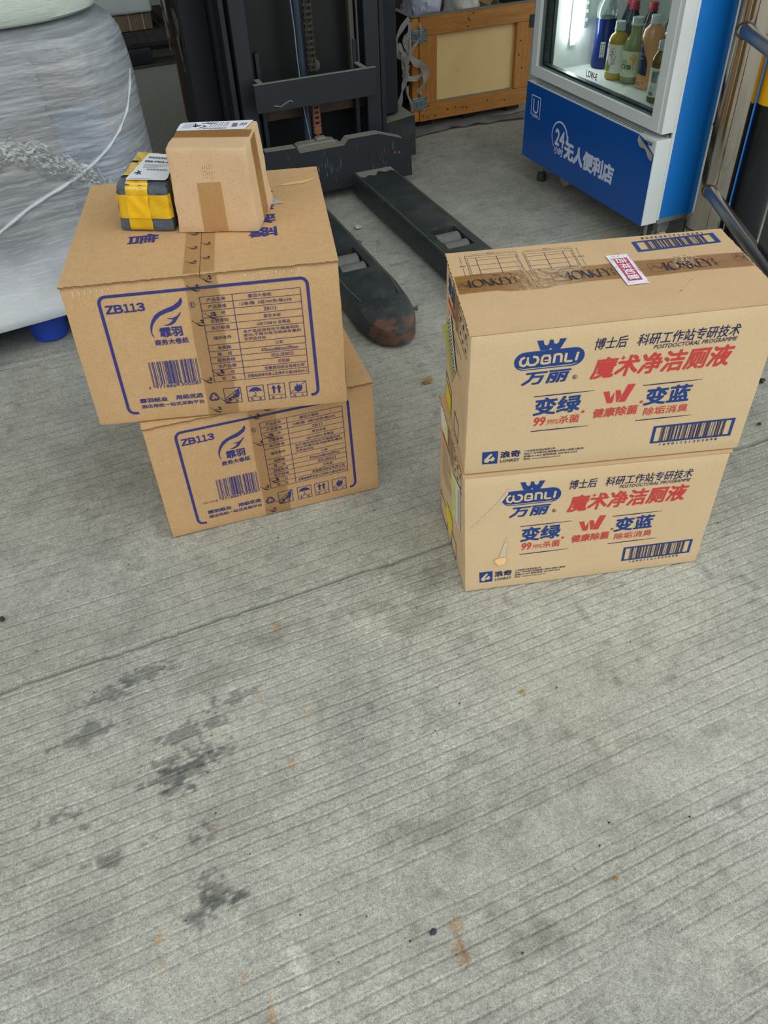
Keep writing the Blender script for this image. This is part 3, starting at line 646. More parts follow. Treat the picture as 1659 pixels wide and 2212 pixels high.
# lid printing, tape and sticker of the upper one
n = Dec(FC)
def tbl(x0, x1, y0, y1, flip):
    n.stroke([(x0, y0), (x1, y0), (x1, y1), (x0, y1)], .0007, True); e = .006
    n.stroke([(x0+e, y0+.01), (x1-e, y0+.01), (x1-e, y1-.03), (x0+e, y1-.03)], .0006, True)
    n.stroke([(x0, y1+.02), (x0+.4*(x1-x0), y1+.02)], .0005); n.stroke([(x0+.6*(x1-x0), y1+.02), (x1, y1+.02)], .0005)
    n.text('150' if not flip else '120', x0+.43*(x1-x0), y1+.012, x0+.57*(x1-x0), y1+.03, 0, rot=2)
    xs = (.20, .60) if not flip else (.42, .80)
    for q in xs: n.stroke([(x0+q*(x1-x0), y0), (x0+q*(x1-x0), y1-.03)], .0009)
    a_, c_ = (x0+.2*(x1-x0), x1) if not flip else (x0, x0+.8*(x1-x0))
    for v in (.25, .5, .75): n.stroke([(a_, y0+v*(y1-y0)), (c_, y0+v*(y1-y0))], .0007)
    n.stroke([(x0 if not flip else c_, y0+.5*(y1-y0)), (a_ if not flip else x1, y0+.5*(y1-y0))], .0007)
    xx = x0-.018 if not flip else x1+.018
    n.stroke([(xx, y0), (xx, y0+.4*(y1-y0))], .0006); n.stroke([(xx, y0+.6*(y1-y0)), (xx, y1)], .0006); n.text('100', xx-.01, y0+.46*(y1-y0), xx+.01, y0+.54*(y1-y0), 0, rot=2)
tbl(.058, .242, .668, .930, False); tbl(.263, .437, .662, .915, True)
n.text('第二、四层', .13, .635, .195, .652, 0, rot=2); n.text('第一、三、五层', .33, .635, .40, .652, 0, rot=2)
n.text('1 6 9 0 1 1 2 1 3 0 3 0 9 8', .70, .945, .925, .972, .003, rot=2)
bars(n, itf('16901121303098'), .700, .918, .80, .925)
n.build('printing', ink_d, tC, 'fine navy printing')
a = Dec(FC, .0007); a.poly([(.657, .770), (.962, .80), (.962, .945), (.657, .920)][::-1], [[(.672, .795), (.945, .82), (.945, .925), (.672, .903)]]); a.build('printing', ink_c, tC, 'blue barcode frame')
d = Dec(FC, .0011); xs_ = np.linspace(0, 1, 25); lo = [(x, .445+.006*math.sin(x*17)-(.02 if .15 < x < .3 else 0)) for x in xs_]; hi = [(x, .672-.035*x+.004*math.sin(x*23)) for x in xs_]
d._add(lo+hi, [(i, i+1, 26+i, 25+i) for i in range(24)]); d.build('tape', tape_c, tC)
k = Dec(FC, .0014)
def lonkey(x0, x1, y0, y1):
    w = x1-x0; x = x0
    def thick(p, wd): k.stroke(p, wd)
    Lx = [x0+w*f for f in (0, .11, .34, .50, .67, .83)]
    h = y1-y0; X = lambda f: x0+w*f; Yv = lambda f: y0+h*f
    thick([(X(.03), Yv(1)), (X(.03), Yv(0))], .0030); thick([(X(.02), Yv(.02)), (X(.15), Yv(.02)), (X(.17), Yv(.16))], .0010)
    ring = arcpts(X(.21), Yv(.5), w*.115, h*.52, 0, 360, 20)[:-1]; k.stroke(ring, [.0008+.0022*abs(math.sin(2*pi*i/20+1.2)) for i in range(20)], True)
    thick([(X(.36), Yv(0)), (X(.36), Yv(1))], .0009); thick([(X(.345), Yv(1)), (X(.49), Yv(0))], .0028); thick([(X(.49), Yv(0)), (X(.49), Yv(1))], .0009)
    thick([(X(.54), Yv(0)), (X(.54), Yv(1))], .0030); thick([(X(.65), Yv(1)), (X(.56), Yv(.5))], .0009); thick([(X(.56), Yv(.55)), (X(.68), Yv(0))], .0026)
    thick([(X(.73), Yv(0)), (X(.73), Yv(1))], .0030)
    for v in (0.02, .5, .98): thick([(X(.73), Yv(v)), (X(.86 if v != .5 else .83), Yv(v))], .0009)
    thick([(X(.85), Yv(1)), (X(.92), Yv(.5))], .0026); thick([(X(1.0), Yv(1)), (X(.92), Yv(.5))], .0009); thick([(X(.925), Yv(.5)), (X(.925), Yv(0))], .0026)
    k.text('浪', X(1.02), Yv(.52), X(1.09), Yv(1), .0); k.text('奇', X(1.03), Yv(0), X(1.10), Yv(.45), .0)
def tmark(x0, y0, w, h):
    k.stroke([(x0, y0), (x0+w, y0), (x0+w, y0+h), (x0, y0+h)], .0005, True)
    for j in range(3): k.stroke([(x0+w*(.1+.1*j), y0+h*(.35+.1*j)), (x0+w*(.35+.1*j), y0+h*(.9-.1*j)), (x0+w*(.7+.08*j), y0+h*(.25+.05*j)), (x0+w*.95, y0+h*(.55+.08*j))], .0005)
lonkey(.040, .190, .515, .605); lonkey(.376, .520, .492, .595); lonkey(.706, .870, .490, .595)
tmark(.005, .50, .034, .09); tmark(.322, .49, .052, .11); tmark(.655, .485, .048, .11); tmark(.955, .52, .04, .1)
k.build('tape_mark', ink_k, tC)
scar(FC, [(.536, .750), (.612, .750), (.622, .352), (.547, .350)], tC, paper, 'sticker', .0019)
sr = mat('sticker_red', '#bf2f52', .4); scar(FC, [(.553, .700), (.602, .700), (.606, .398), (.559, .398)], tC, sr, 'sticker_panel', .0023)
d = Dec(FC, .0027)
for i_, ch in enumerate('吉祥如意'): y1 = .690-i_*.073; d.text(ch, .5585+.0015*i_, y1-.062, .5955+.0015*i_, y1, .02, rot=-1)
d.build('sticker_print', paper, tC)
d = Dec(FC, .0023); pk = mat('sticker_pink_line', '#b3809a', .6); r_ = random.Random(3)
for i_ in range(70):
    u = r_.random(); v = .36+.38*r_.random(); u = (.540+.010*r_.random()) if r_.random() < .5 else (.606+.008*r_.random())
    u += (.75-v)*.025; a0 = r_.random()*6; d.stroke([(u+.003*math.cos(a0+j), v+.006*math.sin(a0+j*1.4)) for j in range(4)], .0004)
for i_ in range(16):
    u = .55+.065*r_.random(); v = (.362+.02*r_.random()) if r_.random() < .5 else (.715+.02*r_.random()); u += (.75-v)*.02-.002; a0 = r_.random()*6; d.stroke([(u+.003*math.cos(a0+j), v+.005*math.sin(a0+j*1.4)) for j in range(4)], .0004)
d.build('sticker_pattern', pk, tC)
d = Dec(FC, .0016); r_ = random.Random(5)                        # white scrapes across lid and tape
def flake(x, y, sx, sy): d.poly([(x+sx*math.cos(a_)*(.5+.7*r_.random()), y+sy*math.sin(a_)*(.5+.7*r_.random())) for a_ in np.linspace(0, 2*pi, 8)[:-1]])
for i_ in range(110): g1 = r_.random(); flake(.735+.10*r_.random(), .50+.17*r_.random()**.8, .0008+.0045*g1**3, .004+.012*r_.random()**2)
for i_ in range(24): x = .46+.0*i_; tt = r_.random(); flake(.62+.17*tt, .06+.34*tt+.01*r_.random(), .0022, .006)
for x in (.20, .205, .215, .55, .56): d.stroke([(x+.02, .93), (x+.032, .70), (x+.04, .60), (x+.05, .36)], [.0002, .0012, .0008, .0002])
for i_ in range(26): x = .36+.10*r_.random(); y = .5+.14*r_.random(); flake(x-.02, y+.03, .0015, .004)
d.build('scrape', torn_w, tC)

# ------------------------------------------------------------------ small parcels on the upper carton
def inset(C, k): cc = sum((Vector(c) for c in C), Vector())/8; return [cc+(Vector(c)-cc)*k for c in C]
EC = [(.185, 1.480, .581), (.320, 1.416, .581), (.383, 1.540, .581), (.245, 1.600, .581), (.190, 1.478, .731), (.313, 1.405, .731), (.376, 1.545, .731), (.243, 1.600, .731)]
tE = thing('parcel_box', 'small pale brown carton with taped lid, standing on the upper paper roll carton', 'parcel', (.283, 1.51, .581), math.radians(-26), 'small parcels')
b = nb(); hexa(b, EC, bev=.005, cuts=16, amp=.0034, seed=31); out('body', b, card_e, tE, True)
FE = Face([EC[0], EC[1], EC[5], EC[4]]); FEt = Face(EC[4:]); FEr = Face([EC[1], EC[2], EC[6], EC[5]])
d = Dec(FE, .0008); d.poly([(.326, .613), (.628, .627), (.620, .016), (.312, .014)]); d.build('tape', tape_e, tE)
d = Dec(FEt, .0010); d.rect(.01, .40, .985, .66); d.build('tape', tape_c, tE)
d = Dec(FEr, .0010); d.rect(.34, .03, .66, .99); d.build('tape', tape_c, tE)
d = Dec(FE, .0006); r_ = random.Random(4)
for i_ in range(5):
    for j_ in range(5): y = .66+j_*.035+.01*r_.random(); d.stroke([(.42+i_*.028+.0035*j_, y), (.421+i_*.028+.0035*j_, y+.02*r_.random()+.006)], .0007)
for i_ in range(60): x = .06+.9*r_.random(); y = .03+.93*r_.random(); d.stroke([(x, y), (x+.002, y+.012*r_.random()+.004)], .0005)
d.build('scuff', mat('dark_scuff', '#7a5c3c', .9), tE)
b = nb()
for z0 in (.0008,): 
    g = lambda u, v: FEt.at(u, v, .0012+.004*max(0, v-.97)*0)
    q = [(.015, .665), (.885, .670), (.945, .99), (.93, 1.0), (.05, 1.0), (.015, .94)]
    b.faces.new([b.verts.new(g(*p)) for p in q])
out('shipping_label', b, paper, tE, label='white shipping label')
# the label bends down over the rear edge of the lid
FEb = Face([EC[2], EC[3], EC[7], EC[6]]); b = nb(); b.faces.new([b.verts.new(FEb.at(u, v, .0012)) for u, v in ((.06, .90), (.95, .90), (.95, 1.0), (.06, 1.0))]); out('shipping_label', b, paper, tE)
d = Dec(FEt, .0018)
for i_ in range(12): d.stroke([(.27+i_*.009, .70), (.27+i_*.009, .72)], .0006)
for i_ in range(22): d.stroke([(.36+i_*.013, .70), (.36+i_*.013, .735)], .0006+.0008*(i_ % 3 == 0))
for i_ in range(7): x = .42+i_*.035; d.stroke([(x, .78), (x+.015+.01*(i_ % 2), .96)], .0008)
for i_ in range(6): d.stroke([(.07+i_*.022, .74), (.09+i_*.022, .95)], .0005)
for i_ in range(9): d.rect(.70, .76+i_*.016, .77, .768+i_*.016)
for i_ in range(4): d.stroke([(.80+i_*.025, .78+.03*(i_ % 2)), (.82+i_*.02, .90)], .0012)
d.stroke([(.20, .83), (.24, .80), (.25, .86), (.27, .82), (.30, .86)], .0028); d.stroke([(.22, .93), (.23, .80)], .0026); d.stroke([(.30, .93), (.42, .90), (.36, .95), (.48, .92)], .0024); d.stroke([(.30, .76), (.36, .78), (.33, .84), (.38, .80)], .002)
d.build('label_print', ink_k, tE)
b = nb(); b.faces.new([b.verts.new(Vector(p)) for p in ((.372, 1.530, .5818), (.401, 1.520, .5835), (.385, 1.562, .5825))]); 
bmesh.ops.solidify(b, geom=b.faces[:], thickness=.0004); out('paper_corner', b, paper, tE, label='white paper corner sticking out below')

YC = [(.087, 1.543, .581), (.179, 1.489, .581), (.228, 1.610, .581), (.160, 1.690, .581), (.096, 1.535, .668), (.181, 1.484, .668), (.231, 1.640, .666), (.166, 1.700, .666)]
tY = thing('parcel_box', 'grey plastic parcel crossed by bands of yellow tape, beside the small brown carton', 'parcel', (.165, 1.59, .581), math.radians(-30), 'small parcels')
b = nb(); hexa(b, YC, bev=.009, cuts=14, amp=.0022, seed=44)
from mathutils import noise as NZ
for q in b.verts: nz = NZ.noise_vector(q.co*55); q.co += nz*.0018
grey_p = mat('grey_poly_mailer', '#4d5661', .28, bump=[(45, .004), (120, .002)], var=(40, '#5f6873', .5)); out('wrapping', b, grey_p, tY, True)
yt = mat('yellow_tape', '#e2b412', .16, var=[(70, '#c49a10', .7), (25, '#eec320', .4)], bump=[(60, .0018), (25, .002)], coat=.5)
yt2 = mat('yellow_tape_double', '#f0b90f', .14, var=(30, '#f6c929', .5), bump=[(45, .0016)], coat=.5)
FY = Face([YC[0], YC[1], YC[5], YC[4]]); FYt = Face(YC[4:]); FYr = Face([YC[1], YC[2], YC[6], YC[5]]); FYl = Face([YC[3], YC[0], YC[4], YC[7]])
def band(F, u0, u1, v0, v1, m, off, name='yellow_tape'):
    b = nb()
    def f(u, v):
        a, c = u0+(u1-u0)*u, v0+(v1-v0)*v; e = min(a*F.W, (1-a)*F.W, c*F.H, (1-c)*F.H); R_ = .0105
        t_ = max(0, min(R_, R_-e)); return F.at(a, c, off+.0006*math.sin(u*9+v*7)-(R_-math.sqrt(R_*R_-t_*t_)))
    sheet(b, f, 28, 28); out(name, b, m, tY, True)
band(FY, .20, .62, .0, 1.0, yt, .0022); band(FY, .0, 1.0, .30, .80, yt, .0024); band(FY, .205, .615, .31, .79, yt2, .0036)
band(FYt, .20, .62, .0, 1.0, yt, .0022); band(FYt, .0, 1.0, .22, .60, yt, .0024); band(FYt, .0, 1.0, .66, .93, yt, .0024)
band(FYl, .0, 1.0, .30, .80, yt, .0022)
b = nb(); b.faces.new([b.verts.new(FYt.at(u, v, .0042)) for u, v in ((.19, .10), (.21, .07), (.96, .08), (1.0, .16), (1.0, .90), (.42, .90), (.36, .88))]); out('shipping_label', b, paper, tY, label='white shipping label')
d = Dec(FYt, .0050)
d.text('026-M03-00', .38, .60, .98, .66, .01)
for i_ in range(26): d.rect(.42+i_*.020, .72, .427+i_*.020+.006*(i_ % 3 == 0), .79)
for i_ in range(24): d.rect(.52+i_*.018, .36, .526+i_*.018+.005*(i_ % 4 == 0), .40)
for j_ in range(4): d.stroke([(.40, .54-j_*.035), (.95-.08*j_, .54-j_*.035)], .0011)
d.stroke([(.30, .25), (.38, .30), (.34, .34)], .0028); d.stroke([(.36, .22), (.38, .28), (.42, .31)], .0028); d.stroke([(.40, .26), (.44, .23)], .0028)
d.stroke([(.26, .10), (.70, .10)], .0010)
d.build('label_print', ink_k, tY)

# ------------------------------------------------------------------ pallet stacker
ST = thing('pallet_stacker', 'black pallet stacker with two forks lying on the concrete behind the cartons', 'forklift', (.945, 2.95, 0))
def mirror(x): return 1.89-x
dark2 = mat('dark_mast_steel', '#262c33', .5, var=[(5, '#1f242b', .7)], bump=(160, .0002), stain=(60, '#6a6a66', .72, .8, .5))
black = mat('black_recess', '#101317', .7)
b = nb(); o_ = [(.605, .043), (1.285, .042), (1.280, .165), (1.25, .180), (1.152, .212), (1.033, .212), (1.014, .193), (.844, .193), (.832, .213), (.718, .216), (.63, .175), (.605, .15)]
prism(b, [o_], lambda p: Vector((p[0], 2.90, p[1])), lambda p: Vector((p[0], 2.945, p[1]))); out('fork_carriage', b, dark_steel, ST)
b = nb()   # dust lying on the ledges of the carriage
for (xa, za), (xb, zb) in (((1.152, .212), (1.25, .180)), ((1.033, .212), (1.152, .212)), ((.844, .193), (1.014, .193)), ((.718, .216), (.832, .213)), ((1.014, .193), (1.033, .212)), ((.832, .213), (.844, .193))):
    ya, yb = 2.8995, 2.946+(.03 if xa in (.844,) else 0)
    vs = [b.verts.new((x, y, z+.0015)) for x, z in ((xa, za), (xb, zb)) for y in (ya, yb)]; b.faces.new((vs[0], vs[1], vs[3], vs[2]))
bx(b, .86, .99, 2.946, 2.995, .19, .205, .003); out('dust_ledge', b, dust, ST, label='grey dust layer')
b = nb(); bx(b, .85, 1.0, 2.946, 2.99, .19, .2035, .003); bx(b, .93, .97, 2.96, 2.99, .2035, .215, .004); out('chain_bracket', b, dust, ST)
for x, z in ((1.232, .135), (1.215, .138)):
    b = nb(); cyl(b, (x, 2.899, z), (x, 2.9, z), .0045, n=10); out('bolt_hole', b, rust, ST, label='small rusty bolt hole')
# paint scratches on the carriage
sm = mat('bare_scratch', '#6f7c88', .6, var=(90, '#3a424c', .8)); b = nb(); r_ = random.Random(8)
for i_ in range(60):
    x = .90+.10*r_.random() if i_ < 34 else .75+.5*r_.random(); z = .09+.05*r_.random() if i_ < 34 else .06+.12*r_.random(); h = .006+.020*r_.random(); w = .0006+.0018*r_.random()
    b.faces.new([b.verts.new((x+a, 2.8992, z+c)) for a, c in ((0, 0), (w, 0), (w*.6, h), (w*.1, h))])
out('scratch_marks', b, sm, ST, kind='stuff')
def fork(x0, x1):
    b = nb(); ins = .004; y0, y1 = 1.815, 2.90; w = x1-x0; cx = (x0+x1)/2
    o_ = [(x0, y1), (x0, y0+.16)]+[(cx-(w/2)*math.cos(pi*k/22), y0+.16-.16*math.sin(pi*k/22)**.85) for k in range(1, 22)]+[(x1, y0+.16), (x1, y1)]
    hole = [(cx-.045, 2.155), (cx+.045, 2.155), (cx+.045, 2.305), (cx-.045, 2.305)]
    def dens(o):
        q = []
        for i in range(len(o)):
            a, c = Vector(o[i]), Vector(o[(i+1) % len(o)]); n = max(1, int((c-a).length/.06))
            q += [tuple(a.lerp(c, k/n)) for k in range(n)]
        return q
    top = lambda p: .088 if p[1] > y0+.22 else .050+.038*max(0, (p[1]-y0)/.22)**.7
    bot = lambda p: .018 if p[1] > y0+.2 else .012
    def ins_(p, k): return (cx+(p[0]-cx)*(1-k), p[1]+(k*.05 if p[1] < y0+.1 else 0))
    O = dens(o_)
    rings = []
    for k, f in ((0, lambda p: bot(p)), (0, lambda p: top(p)-.012), (.05, lambda p: top(p)-.003), (.15, lambda p: top(p))):
        rings.append([b.verts.new((ins_(p, k)[0], ins_(p, k)[1], f(p))) for p in O])
    n = len(O)
    for a, c in zip(rings, rings[1:]):
        for i in range(n): b.faces.new((a[i], a[(i+1) % n], c[(i+1) % n], c[i]))
    H = [b.verts.new((p[0], p[1], top(p))) for p in hole]; H2 = [b.verts.new((p[0], p[1], .03)) for p in hole]
    tri = tessellate_polygon([[Vector((v.co.x, v.co.y, 0)) for v in rings[3]], [Vector((p[0], p[1], 0)) for p in hole]]); al = rings[3]+H
    for t in tri:
        try: b.faces.new([al[i] for i in t])
        except ValueError: pass
    for i in range(4): b.faces.new((H[i], H[(i+1) % 4], H2[(i+1) % 4], H2[i]))
    b.faces.new(H2); b.faces.new(rings[0])
    f = out('fork', b, dark_steel2, ST, True)
    rm = mat_roller
    for y in (2.262, 2.197):
        b = nb(); cyl(b, (cx-.040, y, .055), (cx+.040, y, .055), .0315, n=28); cyl(b, (cx-.044, y, .055), (cx+.044, y, .055), .012, n=12); out('load_roller', b, rm, f, True)
    b = nb()   # raised seam along both edges
    for xx in (x0+.012, x1-.012): tube(b, [(xx, 2.9, .0875), (xx, 2.5, .0875), (xx, y0+.24, .0875), (xx+(.01 if xx < cx else -.01), y0+.16, .083)], .0022, 6)
    out('weld_seam', b, mat_seam, f, kind='stuff')
    b = nb(); sheet(b, lambda u, v: Vector((x0+.012+(w-.024)*u, 2.9-.045*v-.012*math.sin(u*7)*v-.01*math.sin(u*19)*v, .0896)), 24, 3); out('dust_ledge', b, dust, f, label='grey dust layer')
    return f
mat_roller = mat('grey_roller', '#6b6b66', .6, var=(30, '#55534e', .6), bump=(60, .0006)); mat_seam = mat('worn_seam', '#5c564c', .6)
fork(.685, .850); fork(1.040, 1.205)
# paint rubbed through to rust along the toe of each fork
fm = dark_steel2.copy(); fm.name = 'worn_fork_steel'; nt = fm.node_tree; N_ = nt.nodes; LK = nt.links; p = N_['Principled BSDF']
g = N_.new('ShaderNodeNewGeometry'); sp = N_.new('ShaderNodeSeparateXYZ'); LK.new(g.outputs['Position'], sp.inputs[0])
tn = N_.new('ShaderNodeTexNoise'); tn.inputs['Scale'].default_value = 26; tn.inputs['Detail'].default_value = 8; LK.new(g.outputs['Position'], tn.inputs[0])
a1 = N_.new('ShaderNodeMapRange'); a1.inputs[1].default_value = 1.99; a1.inputs[2].default_value = 1.83; a1.inputs[3].default_value = -.16; a1.inputs[4].default_value = .17; LK.new(sp.outputs['Y'], a1.inputs[0])
a2 = N_.new('ShaderNodeMath'); a2.operation = 'ADD'; LK.new(tn.outputs[0], a2.inputs[0]); LK.new(a1.outputs[0], a2.inputs[1])
a3 = N_.new('ShaderNodeMapRange'); a3.inputs[1].default_value = .58; a3.inputs[2].default_value = .66; a3.inputs[4].default_value = .8; LK.new(a2.outputs[0], a3.inputs[0])
mx = N_.new('ShaderNodeMix'); mx.data_type = 'RGBA'; LK.new(a3.outputs[0], mx.inputs[0]); LK.new(p.inputs['Base Color'].links[0].from_socket, mx.inputs[6]); mx.inputs[7].default_value = lin('#6b4a3c'); LK.new(mx.outputs[2], p.inputs['Base Color'])
for o in bpy.data.objects:
    if o.name.startswith('fork') and o.parent == ST and 'carriage' not in o.name: o.data.materials[0] = fm
# masts
for sgn in (0, 1):
    X = (lambda a: a) if sgn == 0 else mirror
    for nm, parts, m_ in (('inner_mast_rail', [(.682, .737, 3.0, 3.015, .10), (.682, .697, 3.015, 3.085, .10), (.682, .737, 3.07, 3.085, .10)], dark2), ('outer_mast_rail', [(.654, .672, 3.02, 3.12, .10), (.640, .672, 3.10, 3.14, .10)], dark2), ('guide_rail', [(.757, .773, 3.03, 3.06, .10)], dark2)):
        b = nb()
        for x0, x1, y0, y1, z0 in parts:
            a, c = sorted((X(x0), X(x1))); bx(b, a, c, y0, y1, z0, 1.75 if nm != 'guide_rail' else .50, .0015)
        out(nm, b, m_, ST)
b = nb(); bx(b, 1.112, 1.128, 3.035, 3.06, .36, 1.75, .001); bx(b, 1.133, 1.138, 3.02, 3.03, .36, 1.75); out('cable_strip', b, mat('dusty_strip', '#55524c', .7), ST)
b = nb(); bx(b, .72, 1.17, 3.11, 3.125, .345, 1.75); out('back_plate', b, mat('dark_back_plate', '#121517', .55, var=(8, '#1b1f21', .7), stain=(150, '#6e6a58', .74, .78, .7)), ST)
b = nb(); bx(b, .72, 1.17, 3.06, 3.10, .268, .305, .002); out('cross_member', b, mat('rusty_member', '#4a3b32', .8, var=(30, '#5d4a3e', .6)), ST)
b = nb(); bx(b, .66, 1.23, 3.16, 3.18, .03, .345); out('recess_plate', b, black, ST)
b = nb(); cyl(b, (.914, 3.005, .08), (.914, 3.005, 1.75), .0165, n=24); out('lift_cylinder', b, mat('dark_cylinder', '#2f3947', .35), ST, True)
b = nb(); tube(b, [(.887, 2.985, .80), (.890, 2.985, .66), (.8945, 2.985, .56), (.894, 2.985, .50), (.8965, 2.985, .42), (.8975, 2.985, .34), (.906, 2.985, .27), (.915, 2.985, .205)], .0019, 6); out('steel_wire', b, mat('pale_wire', '#8792a0', .5), ST)
CH = nb(); bx(CH, .944, .946, 2.985, 2.989, .216, .80); ch = out('chain', CH, chain_m, ST)
def link_me(name, m, w=.0165):
    b = nb()
    for sx_ in (-1, 1):
        for q in ((.0085, .0), (.0115, .009)): 
            bx(b, .945+sx_*(q[0])-.0022, .945+sx_*(q[0])+.0022, 2.978, 2.992, -.0075+q[1], .0085+q[1], .0012)
    cyl(b, (.945-w, 2.985, .0), (.945+w, 2.985, .0), .0042, n=10); bx(b, .937, .953, 2.977, 2.988, -.0045, .0045, .001)
    me = bpy.data.meshes.new(name); b.to_mesh(me); b.free(); me.materials.append(m); me.transform(WM[ST].inverted()); return me
l1 = link_me('chain_link', chain_m); l2 = link_me('chain_link', rust, .0150)
z = .436
while z < .80: o = bpy.data.objects.new('chain_link', l1); COL.objects.link(o); o.parent = ch; o.location.z = z; z += .0178
z = .252
while z < .34: o = bpy.data.objects.new('chain_link', l2); COL.objects.link(o); o.parent = ch; o.location.z = z; z += .0178
b = nb(); bx(b, .931, .959, 2.975, 2.995, .222, .248, .003); cyl(b, (.945, 2.985, .19), (.945, 2.985, .225), .0065, n=14); out('chain_anchor', b, rust, ST, label='rusty chain anchor bolt')
b = nb(); cyl(b, (.993, 3.10, .42), (.993, 3.112, .42), .020, n=24); cyl(b, (.993, 3.095, .42), (.993, 3.10, .42), .0105, n=20); out('pivot_ring', b, mat('dull_ring', '#6b5f52', .6), ST, True)
# cross bar with dusty top
b = nb(); bx(b, .713, 1.162, 2.925, 2.940, .338, .428, .001); out('cross_bar', b, dark_steel, ST)
b = nb(); bx(b, .713, 1.162, 2.926, 2.9395, .4282, .4297); bx(b, .735, .752, 2.9395, 3.0, .424, .4285); bx(b, 1.118, 1.135, 2.9395, 3.03, .424, .4285); out('dust_ledge', b, dust, ST, label='grey dust layer')
b = nb(); tube(b, [(.775, 2.924, .357), (.79, 2.924, .354), (.80, 2.924, .351), (.815, 2.924, .358), (.835, 2.924, .366), (.845, 2.924, .362)], .0020, 6); out('scratch_marks', b, dust, ST)
# body panels behind the masts
b = nb(); bx(b, .554, .650, 3.2, 3.42, .10, 1.75, .002); bx(b, .70, 1.30, 3.47, 4.1, .05, 1.6, .01); out('body_cover', b, mat('navy_cover', '#191d26', .5, var=(4, '#1e2330', .6), bump=(90, .0002)), ST)
b = nb(); bx(b, .5515, .5535, 3.203, 3.395, .10, 1.75); out('frame_edge', b, mat('brown_frame', '#35312c', .7, var=(12, '#2d2a28', .6)), ST)
b = nb(); bx(b, .550, .5535, 3.396, 3.425, .22, 1.75, .001); out('frame_edge', b, mat('red_brown_edge', '#7b4535', .8, var=(20, '#5d382f', .6)), ST, label='reddish brown edge strip')
for k_, (x0, z0, z1, dx) in enumerate(((.538, .47, .80, -.012), (.548, .42, .62, .006))):
    b = nb(); sheet(b, lambda u, v: Vector((x0+.003*math.sin(u*5+v*9)+dx*v*.6, 3.24+.06*(1-k_)*1.8*1+.05*u-.008*math.sin(u*3+v*5), z1-(z1-z0)*v*(1-.25*u*math.sin(v*3)))), 6, 16, .001); out('torn_film', b, mat('torn_film', '#c7c6c0', .5, bump=(40, .003), stain=(25, '#55544f', .5, .6, .8)), ST, True)
b = nb(); bx(b, 1.238, 1.352, 3.18, 3.45, .186, 1.75, .003); out('side_cover', b, dark_steel, ST)
b = nb(); tube(b, [(1.262, 3.172, .36), (1.272, 3.165, .355), (1.280, 3.165, .33), (1.280, 3.168, .29), (1.272, 3.172, .265)], .0022, 6); out('hose_clip', b, mat('clip_metal', '#77736a', .5), ST)
b = nb(); o_ = [(1.232, .030), (1.405, .030), (1.402, .182), (1.232, .162)]
prism(b, [o_], lambda p: Vector((p[0], 3.13, p[1])), lambda p: Vector((p[0], 3.46, p[1]))); out('wheel_housing', b, dark_steel2, ST)
b = nb(); sheet(b, lambda u, v: Vector((1.234+.166*u, 3.1295+.33*v, .1635+.020*u)), 10, 10); out('dust_ledge', b, dust, ST, label='grey dust layer')
b = nb(); cyl(b, (1.33, 3.27, .036), (1.398, 3.27, .036), .036, n=24); out('wheel', b, mat('caster_wheel', '#4a4b49', .7), ST, True)

# ------------------------------------------------------------------ glass door drinks fridge
white_p = mat('white_enamel', '#dfe6e4', .35, var=(6, '#d3dad7', .6), stain=(70, '#6a675a', .74, .8, .5))
white_d = mat('white_plastic_frame', '#dfe4e2', .45, var=(9, '#d2d7d4', .6), stain=(110, '#4c4a40', .75, .80, .6))
blue_p = mat('blue_foil', '#0a50a4', .32, var=(5, '#0c57ae', .6), stain=(150, '#5d87be', .77, .82, .5)); blue_s = mat('bright_blue_foil', '#0679d2', .45, var=(3, '#0a72c4', .6), stain=(30, '#2c5f86', .76, .82, .6))
liner = mat('fridge_liner', '#e4eae7', .4, stain=(140, '#3a3a34', .76, .80, .8)); gasket = mat('rubber_gasket', '#1c2022', .6)
gal = mat('galvanised_sheet', '#9aa09e', .45, .5, var=(20, '#7e8482', .6))
FR = thing('drinks_fridge', 'white and blue glass-door drinks fridge standing on adjustable feet', 'fridge', (2.0, 2.39, 0))
YA, YB = 2.010, 2.765
b = nb(); bx(b, 1.762, 2.27, YA+.004, YB-.004, .348, .362); bx(b, 2.24, 2.27, YA+.004, YB-.004, .36, 1.95); bx(b, 1.762, 2.27, YA+.004, YA+.044, .36, 1.95); bx(b, 1.762, 2.27, YB-.044, YB-.004, .36, 1.95); bx(b, 1.762, 2.27, YA+.004, YB-.004, 1.9, 1.95)
out('cabinet', b, liner, FR)
b = nb(); bx(b, 1.762, 2.24, YA+.044, YB-.044, .362, .3845); out('cabinet_floor', b, liner, FR)
b = nb(); bx(b, 1.745, 2.27, YA+.004, YB-.004, .100, .346, .001); out('base_cabinet', b, white_p, FR)
b = nb(); bx(b, 1.752, 2.28, YA-.0005, YA+.0035, .104, 1.95); out('side_cladding', b, blue_s, FR, label='bright blue side cladding')
b = nb(); bx(b, 1.743, 1.7525, YA-.002, YA+.004, .102, 1.95); out('cladding_trim', b, white_p, FR)
b = nb(); bx(b, 1.750, 2.28, YA-.001, YB, .088, .104, .001); out('bottom_rail', b, gal, FR)
